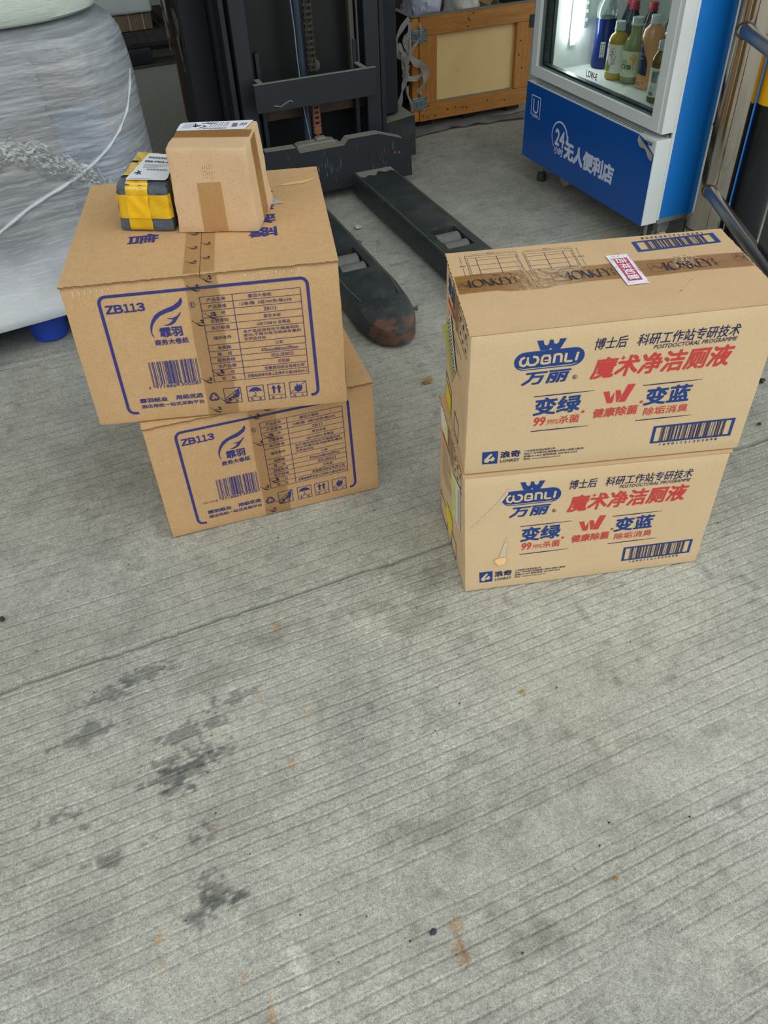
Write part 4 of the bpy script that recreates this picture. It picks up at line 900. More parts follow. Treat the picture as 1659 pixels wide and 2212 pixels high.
# kick panel: sheet metal wrapped in blue foil, with vent slots in its top ledge
b = nb(); bx(b, 1.690, 1.748, YA, YB, .092, .3505, .002); out('kick_panel', b, white_p, FR)
b = nb(); prism(b, [[(YA+.002, .092), (YB, .092), (YB, .3495), (YA+.085, .3495), (YA+.05, .341), (YA+.022, .323), (YA+.002, .312)]], lambda p: Vector((1.6895, p[0], p[1])), lambda p: Vector((1.6885, p[0], p[1]))); kp = out('panel_foil', b, blue_p, FR, label='blue lettered foil')
b = nb(); sheet(b, lambda u, v: Vector((1.6878-.007*v, YA+.004+.080*(1-u)-.006*v, .3485-.037*u**.8-.012*v*(1+.5*math.sin(u*9)))), 10, 4); out('peeling_foil', b, mat('foil_back', '#8a8474', .8, bump=(40, .003)), FR, label='peeled grey foil corner')
fk = Face([(1.6886, YB, .092), (1.6886, YA, .092), (1.6886, YA, .3495), (1.6886, YB, .3495)])
ltr = mat('pale_foil_lettering', '#d3daf0', .45)
hy = lambda y: (YB-y)/(YB-YA)
vz = lambda z: (z-.092)/.2575
d = Dec(fk, .0006)
d.stroke([(hy(2.718), vz(.250)), (hy(2.724), vz(.250)), (hy(2.724), vz(.3135)), (hy(2.664), vz(.3135)), (hy(2.664), vz(.244)), (hy(2.672), vz(.244))], .0035)
d.stroke([(hy(2.709), vz(.304)), (hy(2.709), vz(.272))]+arcpts(hy(2.694), vz(.270), .0199, .04, 180, 360, 8)+[(hy(2.679), vz(.304))], .0058)
d.text('友便利', hy(2.715), vz(.242), hy(2.675), vz(.254), .01)
cx_, cz_, rr_ = 2.522, .222, .049
an = [25+k*(245/26) for k in range(27)]
d.stroke([(hy(cx_)+rr_*math.cos(math.radians(a))/.755, vz(cz_+rr_*math.sin(math.radians(a)))) for a in [10+k*9.2 for k in range(26)]], [.0022+.0045*min(1, abs(k-25)/18, 1) for k in range(26)])
d.poly([(hy(2.470), vz(.243)), (hy(2.478), vz(.222)), (hy(2.468), vz(.205)), (hy(2.464), vz(.225))])
d.text('24', hy(2.548), vz(.193), hy(2.490), vz(.245), .022)
d.text('小时', hy(2.548), vz(.162), hy(2.492), vz(.188), .03)
d.text('无人便利店', hy(2.482), vz(.165), hy(2.192), vz(.221), .045)
d.build('lettering', ltr, FR).__setitem__('kind', 'stuff')
b = nb(); bx(b, 1.6905, 1.760, YA+.001, YB-.001, .3503, .3515); out('vent_ledge', b, white_d, FR)
V1 = nb(); bx(V1, 1.6950, 1.7110, -.0017, .0017, .3516, .3519)
for v in V1.verts: v.co.y += (v.co.x-1.70)*.35
me_v = bpy.data.meshes.new('vent_slot'); V1.to_mesh(me_v); V1.free(); me_v.materials.append(black); me_v.transform(Matrix.Translation((-2.0, -2.39, 0)))
for k_ in range(56):
    o = bpy.data.objects.new('vent_slot', me_v); COL.objects.link(o); o.parent = FR; o.location.y = 2.715-k_*.0112
k_ = Dec(Face([(1.6886, YA+.052, .330), (1.6886, YA+.012, .330), (1.6886, YA+.012, .3465), (1.6886, YA+.052, .3465)]), .0022); k_.text('INOX', .15, .25, .95, .85, .03); k_.build('small_print', ink_k, FR)
# door
DX = 1.702
b = nb(); prism(b, [[(YA+.000, .369), (YB+.002, .369), (YB+.002, 1.93), (YA+.000, 1.93)], [(YA+.053, .402), (YA+.053, 1.88), (YB-.031, 1.88), (YB-.031, .402)]], lambda p: Vector((DX, p[0], p[1])), lambda p: Vector((DX+.046, p[0], p[1])))
dr = out('door', b, white_d, FR)
b = nb(); prism(b, [[(YA+.018, .370), (YB, .370), (YB, 1.92), (YA+.018, 1.92)], [(YA+.0535, .4025), (YA+.0535, 1.8795), (YB-.0315, 1.8795), (YB-.0315, .4025)]], lambda p: Vector((DX-.003, p[0], p[1])), lambda p: Vector((DX+.001, p[0], p[1])))
out('door_moulding', b, white_d, dr)
b = nb(); prism(b, [[(YA+.053, .402), (YB-.031, .402), (YB-.031, 1.88), (YA+.053, 1.88)], [(YA+.062, .415), (YA+.062, 1.87), (YB-.062, 1.87), (YB-.062, .415)]], lambda p: Vector((DX+.010, p[0], p[1])), lambda p: Vector((DX+.030, p[0], p[1])))
out('pane_border', b, mat('dark_pane_border', '#27333a', .3), dr)
b = nb(); bx(b, DX+.008, DX+.0095, YA+.053, YB-.031, .402, 1.88); out('glass_pane', b, clear_mat('door_glass', '#f3f9f7', .06, .02), dr)
b = nb(); bx(b, DX+.046, DX+.052, YA+.020, YB-.004, .368, 1.92); bmesh.ops.delete(b, geom=b.faces[:], context='FACES')
prism(b, [[(YA+.014, .368), (YB-.002, .368), (YB-.002, 1.92), (YA+.014, 1.92)], [(YA+.048, .392), (YA+.048, 1.88), (YB-.046, 1.88), (YB-.046, .392)]], lambda p: Vector((DX+.046, p[0], p[1])), lambda p: Vector((DX+.053, p[0], p[1]))); out('gasket', b, gasket, dr)
fg = Face([(DX+.0078, YB, .402), (DX+.0078, YA, .402), (DX+.0078, YA, .9), (DX+.0078, YB, .9)])
k_ = Dec(fg, .0004); k_.text('LOW-E', hy(2.436), (.4335-.402)/.498, hy(2.376), (.4525-.402)/.498, .02); k_.build('pane_print', ink_k, dr)
d = Dec(fg, .0004); r_ = random.Random(12)           # column of small print on the left of the pane
for j_ in range(60):
    z = .425+j_*.0058
    if j_ % 9 == 8: continue
    x = 2.702; L_ = .010+.020*r_.random()
    d.stroke([(hy(x), (z-.402)/.498), (hy(x-L_), (z-.402-.0)/.498)], .0012+.0012*(j_ > 40))
d.build('pane_print', ink_k, dr)
b = nb(); bx(b, 1.735, 1.762, YA+.010, YA+.050, .346, .360, .002); out('hinge', b, gal, FR)
# inside: lit tube in the corner and an LED bar
b = nb(); cyl(b, (1.830, 2.708, .475), (1.830, 2.708, 1.6), .011, n=16); out('lamp_tube', b, mat('lit_tube', '#ffffff', .5, emit=('#ffffff', 20)), FR, True)
b = nb(); bx(b, 1.818, 1.842, 2.712, 2.7205, .455, 1.62, .002); out('lamp_holder', b, liner, FR)
b = nb(); bx(b, 1.868, 1.886, 2.712, 2.7205, .505, 1.5, .001); lb = out('led_bar', b, mat('led_bar_grey', '#8f9c96', .5), FR)
b = nb(); bx(b, -.0045, .0045, 2.7105, 2.7125, -.005, .005, .001); me_l = bpy.data.meshes.new('led_chip'); b.to_mesh(me_l); b.free(); me_l.materials.append(mat('led_chip', '#cfdcd6', .3)); me_l.transform(Matrix.Translation((-2.0, -2.39, 0)))
for k_ in range(12): o = bpy.data.objects.new('led_chip', me_l); COL.objects.link(o); o.parent = lb; o.location = (1.877, 0, .530+k_*.026)
b = nb(); bx(b, 1.80, 2.238, YA+.05, YB-.05, .735, .741); out('wire_shelf', b, mat('shelf_wire', '#cfd8d4', .4), FR)
# feet and castor
def foot(x, y, p=FR):
    b = nb(); cyl(b, (x, y, .03), (x, y, .095), .006, n=12); f = out('foot', b, gal, p, True)
    b = nb(); lathe(b, [(.0165, .0), (.0175, .004), (.0168, .026), (.014, .030), (.007, .034)], (x, y, .0), 24, lambda a, z: 1+.04*math.cos(a*14)); out('rubber_pad', b, mat_rub, f, True)
mat_rub = mat('black_rubber', '#33373c', .6)
foot(1.752, 2.712); foot(1.752, 2.06); foot(2.22, 2.70); foot(2.22, 2.06)
b = nb(); cyl(b, (1.795, 2.618, .034), (1.815, 2.618, .034), .034, n=24); out('castor_wheel', b, mat('cream_castor', '#a5a18c', .6), FR, True)
b = nb(); bx(b, 1.772, 1.812, 2.022, 2.052, .05, .088, .002); bx(b, 1.775, 1.809, 2.026, 2.048, .03, .05, .004); out('castor_bracket', b, gal, FR)
b = nb(); cyl(b, (1.780, 2.037, .026), (1.803, 2.037, .026), .026, n=20); out('castor_wheel', b, mat('clear_castor', '#b9b6a8', .3), FR, True)

# drinks on the fridge floor ------------------------------------------------
def glassy(name, col, rough=.12, tr=.55):
    m_ = mat(name, col, rough, coat=.4); p = m_.node_tree.nodes['Principled BSDF']; p.inputs['Transmission Weight'].default_value = tr; p.inputs['IOR'].default_value = 1.2; return m_
pet = clear_mat('clear_pet', '#dfe9e6', .16, .06, veil=('#b9cccb', .22)); cap_w = mat('white_cap', '#c9d2ce', .45); cap_t = mat('translucent_cap', '#aebab2', .4); cap_r = mat('red_cap', '#a82c3e', .4)
lab_w = mat('white_label', '#dfe3da', .5)
ZB = .385
def bottle(label, x, y, prof, liq, cap, capm=cap_w, labm=None, lab=None, extra=None, tilt=0, group='drinks in the glass-door fridge'):
    """prof: (r, z) of the body up to the neck; cap=(r, z0, z1); lab=(z0, z1)"""
    t = thing('drink_bottle', label, 'bottle', (x, y, ZB), 0, group); c = (x, y, ZB)
    b = nb(); lathe(b, [(r, z) for r, z in prof], c, 28); out('bottle_body', b, liq, t, True)
    b = nb(); r, z0, z1 = cap; lathe(b, [(r*.92, z0-.006), (r*1.12, z0-.005), (r*1.12, z0-.001), (r, z0), (r, z1-.002), (r*.93, z1)], c, 24, lambda a, z: 1+(.03*math.cos(a*16) if z0 < z < z1-.001 else 0)); out('cap', b, capm, t, True)
    if lab:
        def rad(z):
            for (r0, a0), (r1, a1) in zip(prof, prof[1:]):
                if a0 <= z <= a1: return r0+(r1-r0)*(z-a0)/max(1e-6, a1-a0)
            return prof[-1][0]
        zz = np.linspace(lab[0], lab[1], 8); b = nb(); lathe(b, [(rad(z)+.0006, z) for z in zz], c, 32, cap=False); out('label', b, labm, t, True)
    return t
class Cyl:
    """wrap-around print surface for a bottle, u=0..1 across the side facing the door"""
    def __init__(s, x, y, r, z0, z1, a0=pi*1.08, half=1.25): s.x, s.y, s.r, s.z0, s.z1, s.a0, s.h = x, y, r, z0, z1, a0, half; s.W = 2*half*r; s.H = z1-z0
    def at(s, u, v, off=0): a = s.a0-s.h+2*s.h*u; z = ZB+s.z0+(s.z1-s.z0)*v; r = s.r+.0008+off; return Vector((s.x+r*math.cos(a), s.y+r*math.sin(a), z))
def grid_patch(F, u0, u1, v0, v1, n=8): 
    b = nb(); sheet(b, lambda u, v: F.at(u0+(u1-u0)*u, v0+(v1-v0)*v, .0004), n, 2); return b
bl = bottle('tall bottle of dark blue drink, leftmost in the fridge', 1.928, 2.668, [(.030, 0), (.036, .004), (.0365, .022), (.036, .035), (.034, .06), (.033, .10), (.0335, .13), (.0345, .135), (.0345, .155)], glassy('blue_drink', '#1c2f74', .12, .2), (.016, .232, .252), cap_t)
b = nb(); lathe(b, [(.0345, .155), (.0365, .16), (.0365, .170), (.034, .185), (.024, .210), (.013, .225), (.013, .232)], (1.928, 2.668, ZB), 28); out('bottle_shoulder', b, pet, bl, True, 'clear shoulder')
Fb = Cyl(1.928, 2.668, .0345, .02, .13, pi*1.25, .9); out('barcode_label', grid_patch(Fb, .45, .70, .10, .60), lab_w, bl, True)
d = Dec(Fb, .0009)
for k_ in range(14): d.rect(.48, .15+k_*.03, .67, .165+k_*.03+.008*(k_ % 3 == 0))
d.build('barcode_print', ink_k, bl)
pe = bottle('short bottle of yellow pear tea with white fruit label', 1.885, 2.525, [(.029, 0), (.0325, .003), (.033, .02), (.0322, .03), (.0322, .110), (.031, .122), (.025, .134), (.016, .141), (.0155, .150)], glassy('yellow_tea', '#c6a83a', .1, .35), (.0165, .152, .172), cap_t, mat('tea_label', '#ded9cf', .4), (.022, .108))
Fp = Cyl(1.885, 2.525, .0324, .022, .108); gm = mat('pear_green', '#7fa23a', .5); om = mat('fruit_orange', '#cf8d54', .5, var=(90, '#d9b34f', .7)); rm_ = mat('blossom_red', '#a8474a', .5)
d = Dec(Fp, .0006); d.poly(arcpts(.42, .17, .10, .13, 0, 360, 14)[:-1]); d.poly(arcpts(.33, .20, .07, .13, 0, 360, 14)[:-1]); d.poly(arcpts(.38, .36, .05, .10, 0, 360, 12)[:-1]); d.build('label_print', gm, pe, off=.0009)
d = Dec(Fp, .0005); d.rect(.18, .0, .66, .09); d.poly(arcpts(.28, .12, .10, .10, 0, 360, 12)[:-1]); d.build('label_print', om, pe)
d = Dec(Fp, .0007); r_ = random.Random(6)
for k_ in range(20): u, v = .50+.25*r_.random(), .12+.8*r_.random(); d.poly(arcpts(u, v, .02, .022, 0, 360, 6)[:-1])
d.rect(.30, .84, .35, .98); d.build('label_print', rm_, pe)
d = Dec(Fp, .0007); d.stroke([(.52, .1), (.60, .4), (.56, .7), (.66, .9)], .0008); d.stroke([(.56, .55), (.70, .5)], .0006); d.stroke([(.15, .9), (.22, .6), (.15, .3)], .0006)
d.text('小', .26, .68, .32, .76); d.text('沁', .28, .56, .34, .64); d.build('label_print', mat('label_ink_green', '#3d5540', .5), pe)
cc = bottle('bottle of pale lemon drink with long neck and light green label', 1.905, 2.462, [(.031, 0), (.0345, .003), (.035, .02), (.0345, .05), (.0345, .100), (.034, .112), (.030, .124), (.022, .137), (.0185, .145), (.0180, .172)], glassy('lemon_drink', '#a9b07c', .1, .4), (.0185, .175, .192), cap_t, mat('lemon_label', '#ccd6b4', .4), (.022, .098))
Fc = Cyl(1.905, 2.462, .0348, .022, .098, pi*1.16)
d = Dec(Fc, .0006); d.text('水溶', .24, .50, .46, .66, .0); d.text('C100', .22, .30, .64, .48, .03); d.text('青柠味', .70, .22, .74, .42, 0); d.text('净含量445ml', .22, .07, .40, .11, 0); d.build('label_print', mat('dark_green_ink', '#23493a', .5), cc)
d = Dec(Fc, .0006); d.rect(.22, .20, .56, .235); d.rect(.22, .14, .62, .165); d.build('label_print', mat('coral_ink', '#cf6a55', .5), cc)
d = Dec(Fc, .0006)
for u, v, a_ in ((.68, .86, .06), (.62, .74, .07), (.72, .68, .08), (.70, .52, .05), (.76, .80, .05)): d.poly(arcpts(u, v, a_, a_*1.1, 0, 360, 10)[:-1])
d.build('label_print', mat('lemon_orange', '#e0a24a', .5), cc)
nv = bottle('bottle of orange drink in a navy and orange wrapper', 1.913, 2.383, [(.031, 0), (.0345, .004), (.0345, .03), (.031, .05), (.0315, .09), (.0345, .12), (.035, .150), (.031, .170), (.018, .183), (.0145, .188)], mat('orange_wrapper', '#d4935a', .3, var=(20, '#dcb083', .5), coat=.3), (.0155, .192, .210), cap_w)
Fn = Cyl(1.913, 2.383, .0358, .0, .18, pi*1.12); nm_ = mat('navy_print', '#232c4e', .35, coat=.3)
b = nb(); 
def radn(z): 
    P_ = [(0, .0345), (.03, .0345), (.05, .0318), (.09, .0322), (.12, .0352), (.15, .0356), (.18, .03)]
    for (a0, r0), (a1, r1) in zip(P_, P_[1:]):
        if a0 <= z <= a1: return r0+(r1-r0)*(z-a0)/(a1-a0)
    return .03
def navyf(u, v):
    z0 = .040+.004*math.sin(u*pi); z1 = .150-.075*u**2.2; z = z0+(z1-z0)*v; a = pi*.68+u*1.75; r = radn(z)+.0011
    return Vector((1.913+r*math.cos(a), 2.383+r*math.sin(a), ZB+z))
sheet(b, navyf, 14, 12); out('wrapper_print', b, nm_, nv, True, 'navy panel of the wrapper')
d = Dec(Fn, .0022); d.circle(.34, .70, .005, .0008); d.stroke([(.31, .68), (.35, .73)], .0012); d.text('尖叫', .30, .55, .56, .615, .01); d.rect(.32, .50, .50, .515); d.build('label_print', mat('silver_ink', '#8f97a8', .4), nv)
d = Dec(Fn, .0004); d.rect(.30, .10, .62, .115); d.rect(.32, .07, .5, .085); d.build('label_print', rm_, nv)
tt = bottle('slim bottle of brown tea with white barcode label, nearest the door hinge', 1.846, 2.242, [(.024, 0), (.0275, .003), (.028, .02), (.028, .11), (.026, .125), (.018, .140), (.0145, .148)], glassy('brown_tea', '#8a7434', .1, .35), (.0155, .152, .172), cap_t, lab_w, (.018, .100))
Ft = Cyl(1.846, 2.242, .0284, .018, .100, pi*1.15)
d = Dec(Ft, .0006); r_ = random.Random(9)
for k_ in range(12): d.stroke([(.36+.022*k_, .50), (.36+.022*k_, .92-.05*r_.random())], .0008)
for k_ in range(7): d.stroke([(.34+.04*k_, .24), (.34+.04*k_, .24+.2*r_.random())], .0006)
for k_ in range(14): d.rect(.30+.016*k_, .05, .309+.016*k_, .18)
d.text('茶', .62, .82, .70, .92, .01); d.build('label_print', mat('grey_ink', '#56605c', .5), tt)
og = bottle('half hidden bottle of orange drink behind the brown tea', 1.962, 2.315, [(.031, 0), (.0345, .004), (.032, .06), (.0345, .12), (.034, .150), (.026, .170), (.0145, .182)], mat('orange_juice_wrapper', '#d08a45', .3, coat=.3), (.0155, .186, .203), cap_t)
cola = glassy('clear_cola_shoulder', '#2c3845', .1, .2)
for x, y, lb_ in ((2.035, 2.680, 'cola bottle with red cap, left one of the back row'), (2.0, 2.615, 'cola bottle with red cap behind the lemon drink'), (2.035, 2.560, 'cola bottle with red cap, right one of the back row')):
    t = bottle(lb_, x, y, [(.028, 0), (.033, .005), (.033, .03), (.029, .06), (.033, .10), (.032, .125), (.024, .150), (.014, .178), (.0125, .186)], cola, (.0155, .186, .205), cap_r, mat('silver_cola_label', '#9fb0bb', .35), (.065, .10))
bottle('olive green bottle at the back right of the fridge floor', 2.07, 2.47, [(.034, 0), (.040, .005), (.040, .12), (.036, .15), (.022, .185), (.014, .20)], glassy('olive_bottle', '#4a5340', .15, .1), (.0155, .205, .222), cap_t)
bottle('clear water bottle with white cap behind the orange drink', 2.0, 2.40, [(.028, 0), (.032, .004), (.032, .12), (.026, .145), (.014, .162)], pet, (.0155, .166, .182), cap_w)
bottle('clear bottle with pale cap in the back right corner', 2.06, 2.36, [(.030, 0), (.034, .004), (.034, .12), (.028, .15), (.015, .172)], pet, (.017, .175, .192), cap_t)

# ------------------------------------------------------------------ polished steel post with handrails, bollard
chrome = mat('polished_steel', '#b9b1a8', .07, 1.0, bump=[(9, .0007), (38, .00012)], scale=(1, 1, .02))
chrome_r = mat('polished_tube', '#97948f', .33, 1.0, bump=(60, .0001))
weld = mat('weld_bead', '#6a5a50', .35, .9, bump=(300, .001))
PX, PY = 1.877, 1.938
SP = thing('steel_post', 'thick polished stainless steel post with two welded handrails', 'post', (PX, PY, 0))
b = nb(); cyl(b, (PX, PY, .088), (PX, PY, 2.3), .0590, n=64); out('post_sleeve', b, chrome, SP, True)
b = nb(); cyl(b, (PX, PY, 0), (PX, PY, .086), .0600, n=64); out('base_cover', b, chrome, SP, True)
b = nb(); lathe(b, [(.0585, .084), (.0605, .085), (.0608, .0875), (.0585, .0895)], (PX, PY, 0), 48); out('seam_ring', b, black, SP, True)
b = nb(); a0 = math.atan2(-.83, -.56); r_ = random.Random(2)
tube(b, [(PX+.0592*math.cos(a0), PY+.0592*math.sin(a0), z) for z in np.linspace(.10, 1.6, 60)], [.0006+.0006*r_.random()+.002*(k_ in (9, 21, 22)) for k_ in range(60)], 6); out('seam_weld', b, weld, SP)
dr_ = Vector((-.40, -.916, 0)).normalized(); nr_ = Vector((.916, -.40, 0))
for z, r, of_ in ((.215, .0183, -.024), (.645, .019, -.028)):
    s = Vector((PX, PY, z))+dr_*.053+nr_*of_; e = s+dr_*1.35
    b = nb(); cyl(b, s, e, r, n=40); rl = out('handrail', b, chrome_r, SP, True)
    b = nb(); s2 = s+dr_*.006; u_ = dr_.cross(Vector((0, 0, 1))); r_ = random.Random(int(z*99))
    pts = []
    for k_ in range(40):
        a = 2*pi*k_/39; c_ = u_*math.cos(a)*(r+.0015)+Vector((0, 0, 1))*math.sin(a)*(r+.0015); q = s2+c_
        dx, dy = q.x-PX, q.y-PY; t0 = dr_.x*dx+dr_.y*dy; rest = (dx-dr_.x*t0, dy-dr_.y*t0); need = math.sqrt(max(0, .0595**2-rest[0]**2-rest[1]**2)); q = q+dr_*(need-t0); pts.append(q)
    tube(b, pts, [.0022+.0014*r_.random() for _ in pts], 8); out('weld_ring', b, weld, rl, True)
e = Vector((PX, PY, 0))+dr_*1.40+nr_*-.026
b = nb(); cyl(b, e, e+Vector((0, 0, .70)), .026, n=32); out('end_post', b, chrome_r, SP, True)
q = Vector((1.676, 1.512, 0))+dr_*.05+nr_*.004
b = nb(); bx(b, q.x-.050, q.x+.050, q.y-.012, q.y+.012, .2335, .627, .002, Matrix.Rotation(math.atan2(dr_.y, dr_.x), 3, 'Z')); out('dark_infill_panel', b, mat('dark_smoked_panel', '#23282a', .25, coat=.3), SP)
PO = thing('bollard', 'black and yellow painted bollard behind the steel post', 'bollard', (1.99, 1.885, 0))
b = nb(); cyl(b, (1.99, 1.885, 0), (1.99, 1.885, .448), .0535, n=48); out('black_band', b, mat('black_paint', '#14171b', .32, var=(5, '#1d2228', .6), bump=(60, .0003)), PO, True)
b = nb(); cyl(b, (1.99, 1.885, .448), (1.99, 1.885, .75), .0537, n=48); out('yellow_band', b, mat('yellow_paint', '#eab008', .35, stain=(60, '#c08f10', .7, .76)), PO, True)
b = nb(); cyl(b, (1.99, 1.885, .75), (1.99, 1.885, 1.0), .0535, n=48); out('black_band', b, bpy.data.materials['black_paint'], PO, True)

# ------------------------------------------------------------------ wooden crate
wood = mat('varnished_pine', '#b87a34', .5, var=[(4, '#cf9546', .8), (60, '#9a6226', .7), (160, '#84521f', .4)], stain=[(9, '#5f3c18', .60, .72, .6), (22, '#3f2810', .68, .76, .7)], bump=(60, .0008), scale=(1.4, 1, .12))
wood_h = mat('varnished_pine_rail', '#b87a34', .5, var=[(4, '#cf9546', .8), (60, '#9a6226', .7), (160, '#84521f', .4)], stain=[(9, '#5f3c18', .58, .72, .6), (22, '#3f2810', .66, .76, .7)], bump=(60, .0008), scale=(.14, 1, 1.3))
ply = mat('pale_plywood', '#e6c88c', .55, var=(7, '#d9b678', .7), stain=[(16, '#8a7650', .64, .72, .7), (7, '#d3b988', .62, .7, .6)], scale=(1, 1, .7))
wood_d = mat('dark_old_wood', '#3b2a1e', .8, var=(20, '#2a1e16', .7)); wood_o = mat('orange_end_wood', '#c98838', .5, var=(12, '#a5641f', .7), bump=(60, .0008))
CR = thing('wooden_crate', 'varnished wooden crate with pale plywood panel and steel latches', 'crate', (1.85, 3.75, 0))
Y0 = 3.48
for nm, x0, x1, z0, z1, m_ in (('top_rail', 1.584, 2.135, .372, .443, wood_h), ('bottom_rail', 1.584, 2.130, .036, .106, wood_h), ('stile', 1.584, 1.666, .107, .371, wood), ('stile', 2.054, 2.130, .107, .371, wood)):
    b = nb(); bx(b, x0, x1, Y0, Y0+.024, z0, z1, .0015); out(nm, b, m_, CR)
b = nb(); bx(b, 1.60, 2.12, Y0+.022, Y0+.030, .06, .42); out('plywood_panel', b, ply, CR)
b = nb(); bx(b, 1.669, 2.052, Y0+.006, Y0+.0222, .1061, .110, .001); out('dust_ledge', b, dust, CR, label='grey dust layer')
b = nb(); bx(b, 1.550, 1.5825, Y0+.004, Y0+.040, .036, .440, .002); out('corner_post', b, wood_o, CR)
b = nb(); bx(b, 1.551, 1.566, Y0+.042, 4.05, .10, .44); out('side_board', b, wood_d, CR)
b = nb(); bx(b, 2.12, 2.135, Y0+.03, 4.05, .04, .44); bx(b, 1.57, 2.12, 4.04, 4.055, .04, .44); out('rear_boards', b, wood_d, CR, kind='stuff')
b = nb(); bx(b, 1.565, 2.12, Y0+.032, 4.04, .05, .07); out('crate_floor', b, wood_d, CR)
b = nb(); bx(b, 1.549, 2.136, Y0-.001, Y0+.028, .443, .446, .001); out('dust_ledge', b, dust, CR, label='grey dust layer')
b = nb(); bx(b, 1.549, 1.572, Y0+.03, 4.05, .4405, .4445, .001); out('dust_ledge', b, dust, CR, label='grey dust layer')
for x0 in (1.60, 1.82, 2.05):
    b = nb(); bx(b, x0, x0+.07, Y0+.05, 4.0, .004, .0355, .002); out('skid', b, wood_d, CR)
b = nb(); bx(b, 1.551, 1.5655, Y0+.05, Y0+.16, .05, .115, .002); bx(b, 1.549, 1.551, Y0+.045, Y0+.30, .055, .10); out('corner_plate', b, black, CR)
zinc = mat('zinc_plate', '#9fb0b6', .35, .7, var=(40, '#7f9096', .6), bump=(80, .0006))
def latch(z0, z1):
    b = nb(); bx(b, 1.549, 1.617, Y0-.0035, Y0-.0005, z0, z1, .003); p = out('latch', b, zinc, CR, True)
    zc = (z0+z1)/2
    b = nb(); bx(b, 1.553, 1.596, Y0-.0085, Y0-.0035, zc+.010, zc+.015, .0015); bx(b, 1.553, 1.596, Y0-.0085, Y0-.0035, zc-.016, zc-.011, .0015); cyl(b, (1.588, Y0-.010, zc+.002), (1.588, Y0-.0035, zc+.002), .0055, n=12); bx(b, 1.566, 1.572, Y0-.010, Y0-.0035, zc-.012, zc+.012, .001); out('latch_clasp', b, zinc, p, True)
    b = nb()
    for x, z in ((1.610, z0+.006), (1.610, z1-.006)): cyl(b, (x, Y0-.0042, z), (x, Y0-.0034, z), .0026, n=10)
    out('rivet', b, black, p)
latch(.348, .400); latch(.086, .138)
b = nb(); bx(b, 2.112, 2.136, Y0-.004, Y0, .345, .395, .002); out('latch', b, dark_steel, CR)
b = nb()
for x, z in ((1.835, .432), (1.812, .415), (1.818, .408), (1.600, .058), (1.622, .05), (1.66, .052), (1.72, .070), (1.76, .072), (1.795, .066), (1.815, .064), (1.92, .078), (2.01, .068), (1.626, .098), (1.613, .098), (2.07, .245), (2.075, .30), (1.81, .385), (2.09, .19)):
    cyl(b, (x, Y0-.0006, z), (x, Y0+.001, z), .0036, n=8)
out('nail_hole', b, black, CR, kind='stuff')
cloth_w = mat('dusty_white_plastic', '#d6d5cf', .55, var=(20, '#bdbbb3', .7), bump=[(30, .004), (90, .002)])
cloth_b = mat('bluish_white_bag', '#c3c9db', .4, var=(20, '#adb4c6', .6), bump=[(30, .004), (80, .002)])
def lump(name, label, cat, c, s, m_, seed, group=None, n=26, am=.28):
    b = nb(); bmesh.ops.create_icosphere(b, subdivisions=4, radius=1)
    o_ = Vector((seed*1.7, seed*.9, seed*2.3))
    for v in b.verts:
        p = v.co.copy(); k_ = 1+am*NZ.noise(p*1.6+o_)+am*.6*abs(NZ.noise(p*4+o_))-am*.35*abs(NZ.noise(p*9+o_))
        v.co = Vector((c[0]+p.x*s[0]*k_, c[1]+p.y*s[1]*k_, max(c[2]+p.z*s[2]*k_, c[2]-s[2]*.9)))
    return out(name, b, m_, None, True, label, cat, group)
lump('plastic_bag', 'bluish white crumpled plastic bag lying in the crate, left one', 'bag', (1.695, 3.70, .425), (.092, .10, .10), cloth_b, 3, 'scraps in the crate')
lump('rag', 'grey white rag between the bag and the dark scrap in the crate', 'rag', (1.885, 3.70, .42), (.074, .10, .095), cloth_w, 5, 'scraps in the crate')
lump('rag', 'dark grey dusty scrap in the middle of the crate', 'rag', (2.0, 3.58, .36), (.035, .035, .08), mat('dark_dusty_scrap', '#4d4b45', .8, bump=(50, .004)), 8, 'scraps in the crate')
lump('plastic_bag', 'yellow scrap at the far left in the crate', 'bag', (1.605, 3.90, .43), (.025, .035, .05), mat('yellow_scrap', '#c9a53a', .6), 9, 'scraps in the crate')
b = nb(); bx(b, 1.63, 1.74, 3.535, 3.57, .36, .435, .001, Matrix.Rotation(.1, 3, 'Z')); out('cardboard_sheet', b, mat('reddish_board', '#8a5a48', .8), None, False, 'reddish brown board leaning inside the crate front', 'board')
b = nb(); bx(b, 2.05, 2.112, 3.64, 4.0, .34, .40, .002); out('cardboard_sheet', b, mat('tan_board', '#b79a6a', .8), None, False, 'tan board lying at the right inside the crate', 'board')
